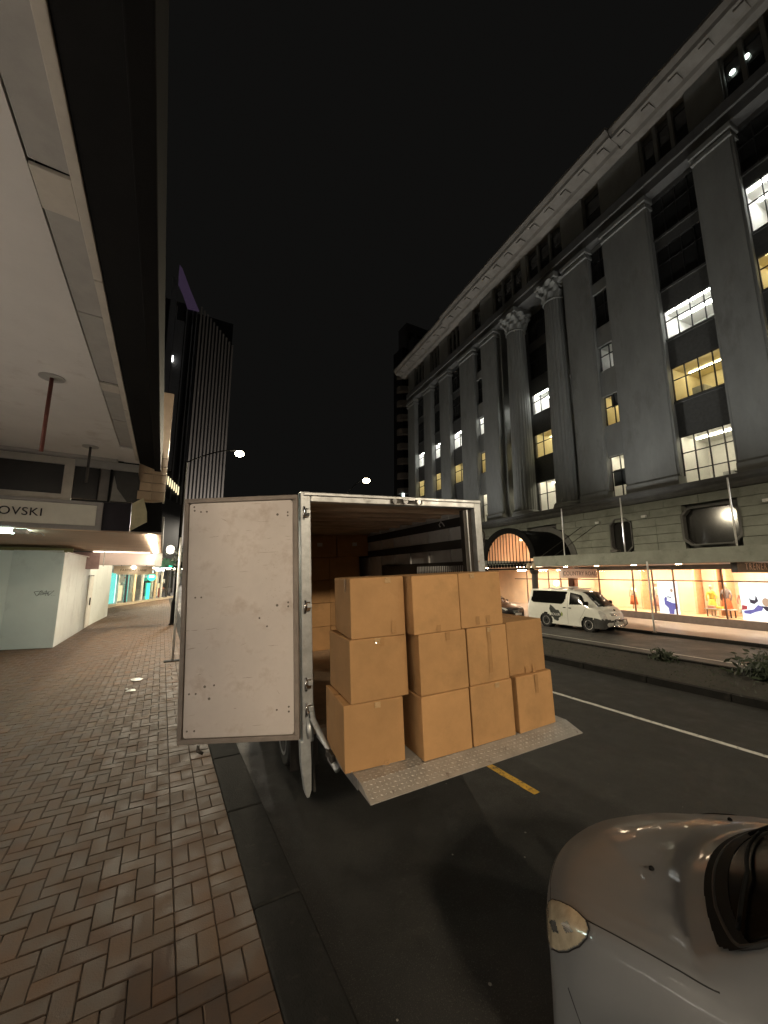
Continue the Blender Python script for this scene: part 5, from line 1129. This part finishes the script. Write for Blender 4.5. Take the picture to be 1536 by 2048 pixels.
for sg in (-1, 1):
    LV.patch('front_window', CGLASS, vn, [(1.0, sg * .55), (1.32, sg * .46), (1.95, sg * .445), (1.95, sg * .57)], .006, 40)
    LV.patch('side_window', CGLASS, vn, [(2.28, sg * .55), (2.2, sg * .52), (2.12, sg * .44), (4.3, sg * .44), (4.38, sg * .55), (4.2, sg * .57), (2.4, sg * .57)], .006, 40)
    LV.line('door_seam', SEAM, vn, [(2.05, sg * .45), (2.05, sg * .95)], .004, 14); LV.line('door_seam', SEAM, vn, [(1.0, sg * .57), (1.35, sg * .75), (1.4, sg * .95)], .004, 10)
    for s in (1.9, 2.22): p = LV.P(s, sg * .61); MB().box(p.x - .01 - (.02 if sg < 0 else 0), p.x + .01 + (.02 if sg > 0 else 0), p.y - .07, p.y + .07, p.z - .02, p.z + .02).build('door_handle', BLACK, vn, bevel=.006)
    LV.patch('headlamp', LENSK, vn, [(.04, sg * .50), (.05, sg * .66), (.2, sg * .66), (.34, sg * .60), (.26, sg * .54), (.12, sg * .47)], .008, 30)
    MB().lathe([(.02, -.1), (.09, -.08), (.1, .12), (.02, .14)], (sg * .96, -1.0, 1.3), axis='y', n=10).build('door_mirror', BLACK, vn, smooth=True)
LV.patch('lower_bumper', M('bumper_charcoal', (.035, .035, .035), .6), vn, [(-.003, -1), (.55, -1), (.58, -.72), (.12, -.68), (.03, -.5), (.012, 0), (.03, .5), (.12, .68), (.58, .72), (.55, 1), (-.003, 1)], .006, 60)
for z_, w_ in ((.86, .42), (.80, .46)): MB().tube([(-w_, -.17, z_), (-w_ * .5, -.06, z_), (0, -.025, z_), (w_ * .5, -.06, z_), (w_, -.17, z_)], .018, 8).build('grille_bar', CHROME, vn, smooth=True)
bb = MB().tube([(-.5, -.02, .30), (-.52, .10, .42), (-.45, .12, .62), (0, .14, .66), (.45, .12, .62), (.52, .10, .42), (.5, -.02, .30)], .032, 10).build('nudge_bar', CHROME, vn, smooth=True)
MB().tube([(-.5, .03, .34), (0, .14, .34), (.5, .03, .34)], .03, 10).build('cross_tube', CHROME, bb, smooth=True)
for sg in (-1, 1): MB().lathe([(.02, .0), (.085, .0), (.085, .05), (.05, .07)], (sg * .27, .11, .50), axis='y', n=16).build('fog_lamp', LENSK, vn, smooth='auto')
MB().box(-.2, .2, .10, .115, .31, .41).build('number_plate', WHITEM, vn, bevel=.003)
MB().tube([(0, -.125, 1.005), (0, -.19, 1.035)], .03, 8).build('bonnet_badge', BLACK, vn)
for y in (-1.75, -3.2): MB().tube([(-.72, y, 1.86), (-.70, y, 1.94), (.70, y, 1.94), (.72, y, 1.86)], .025, 8).build('roof_rack_bar', WHITEM, vn, smooth=True)
MB().box(-.4, .3, -2.7, -2.2, 1.965, 2.02).build('roof_board', WHITEM, vn, bevel=.01)
# splash graphic on the street side (the van's right, +x before turning)
SPL = M('vinyl_splash_charcoal', (.03, .035, .032), .4, var=.5, scale=6); SPG = M('vinyl_splash_green', (.28, .34, .12), .4)
rn = random.Random(12); ctr = [(2.42, .72), (2.55, .66), (2.75, .655), (2.95, .60), (3.08, .585), (3.15, .64), (3.06, .72), (3.12, .78), (2.98, .80), (2.9, .88), (2.7, .91), (2.58, .9), (2.62, .82), (2.48, .79)]
LV.patch('splash_graphic', SPL, vn, [(s + rn.uniform(-.03, .03), a + rn.uniform(-.008, .008)) for s, a in ctr], .004, 50)
LV.patch('splash_graphic', SPG, vn, [(2.32, .70), (2.42, .67), (2.45, .74), (2.36, .77)], .0045, 20)
pz = LV.P(2.75, .73)
text('van_lettering', 'BOLER', .17, WHITEM, vn, (pz.x + .03, pz.y - .31, pz.z - .05), (R(90), 0, R(90)), .002, 'LEFT', sx=1.15)

# --- dark sedan behind the van
ds_ = empty('dark_sedan', (18.3, 16.2, FARZ), (0, 0, math.pi)); tag(ds_, 'dark glossy sedan parked behind the white van, half hidden by cartons', 'car')
K = [(-.004, .48, .5, .46, .58, .4, .62, .26, .58), (.04, .6, .56, .56, .7, .46, .76, .2, .72), (.15, .7, .62, .65, .78, .52, .84, .18, .82), (.5, .80, .68, .75, .82, .58, .87, .17, .85), (1.0, .90, .70, .85, .83, .6, .88, .17, .86), (1.2, .96, .68, .88, .83, .6, .88, .17, .86), (1.7, 1.26, .60, .90, .83, .6, .88, .17, .86), (2.1, 1.40, .57, .92, .83, .61, .88, .17, .86), (2.9, 1.42, .56, .93, .83, .61, .88, .17, .86), (3.5, 1.25, .58, .95, .82, .61, .88, .17, .86), (3.9, 1.03, .64, .97, .81, .6, .87, .18, .85), (4.4, .98, .66, .92, .78, .58, .84, .2, .82), (4.5, .7, .6, .66, .72, .5, .78, .26, .76)]
LD = Loft(K, lambda s: .2 if s < 1.5 else .1)
wl = [(-.9, .32), (-3.55, .32)]
LD.body('body', BLKP, ds_, [-.004, .01, .04, .08, .15, .3, .4] + [.45 + .04 * i for i in range(23)] + [1.45, 1.7, 1.9, 2.1, 2.5, 2.9] + [3.0 + .04 * i for i in range(28)] + [4.2, 4.4, 4.5], 48, wl, .37)
for wy, wz in wl:
    arch_lip(ds_, .84, wy, wz, .37, BLACK)
    for sg in (-1, 1): wheel(ds_, (sg * .76, wy, wz), .32, .2, ALU, side=sg)
LD.patch('windscreen', CGLASS, ds_, [(1.22, -.34), (1.2, 0), (1.22, .34), (2.0, .33), (2.05, 0), (2.0, -.33)], .006, 30)
for sg in (-1, 1):
    LD.patch('side_window', CGLASS, ds_, [(1.6, sg * .55), (2.0, sg * .46), (3.2, sg * .45), (3.6, sg * .54)], .005, 30)
    LD.patch('headlamp', LENSK, ds_, [(.05, sg * .5), (.08, sg * .62), (.3, sg * .6), (.45, sg * .56), (.25, sg * .51)], .006, 30)
    LD.line('side_trim', CHROME, ds_, [(.55, sg * .62), (1.6, sg * .6), (3.6, sg * .58)], .008, 8)
    MB().lathe([(.02, -.08), (.08, -.06), (.08, .06), (.02, .08)], (sg * .95, -1.75, 1.0), axis='y', n=10).build('door_mirror', BLKP, ds_, smooth=True)
for z_ in (.44, .5, .56): MB().tube([(-.4, -.06, z_), (0, -.0, z_), (.4, -.06, z_)], .01, 6).build('grille_bar', CHROME, ds_)
MB().box(-.26, .26, .0, .02, .3, .42).build('number_plate', WHITEM, ds_, bevel=.003)
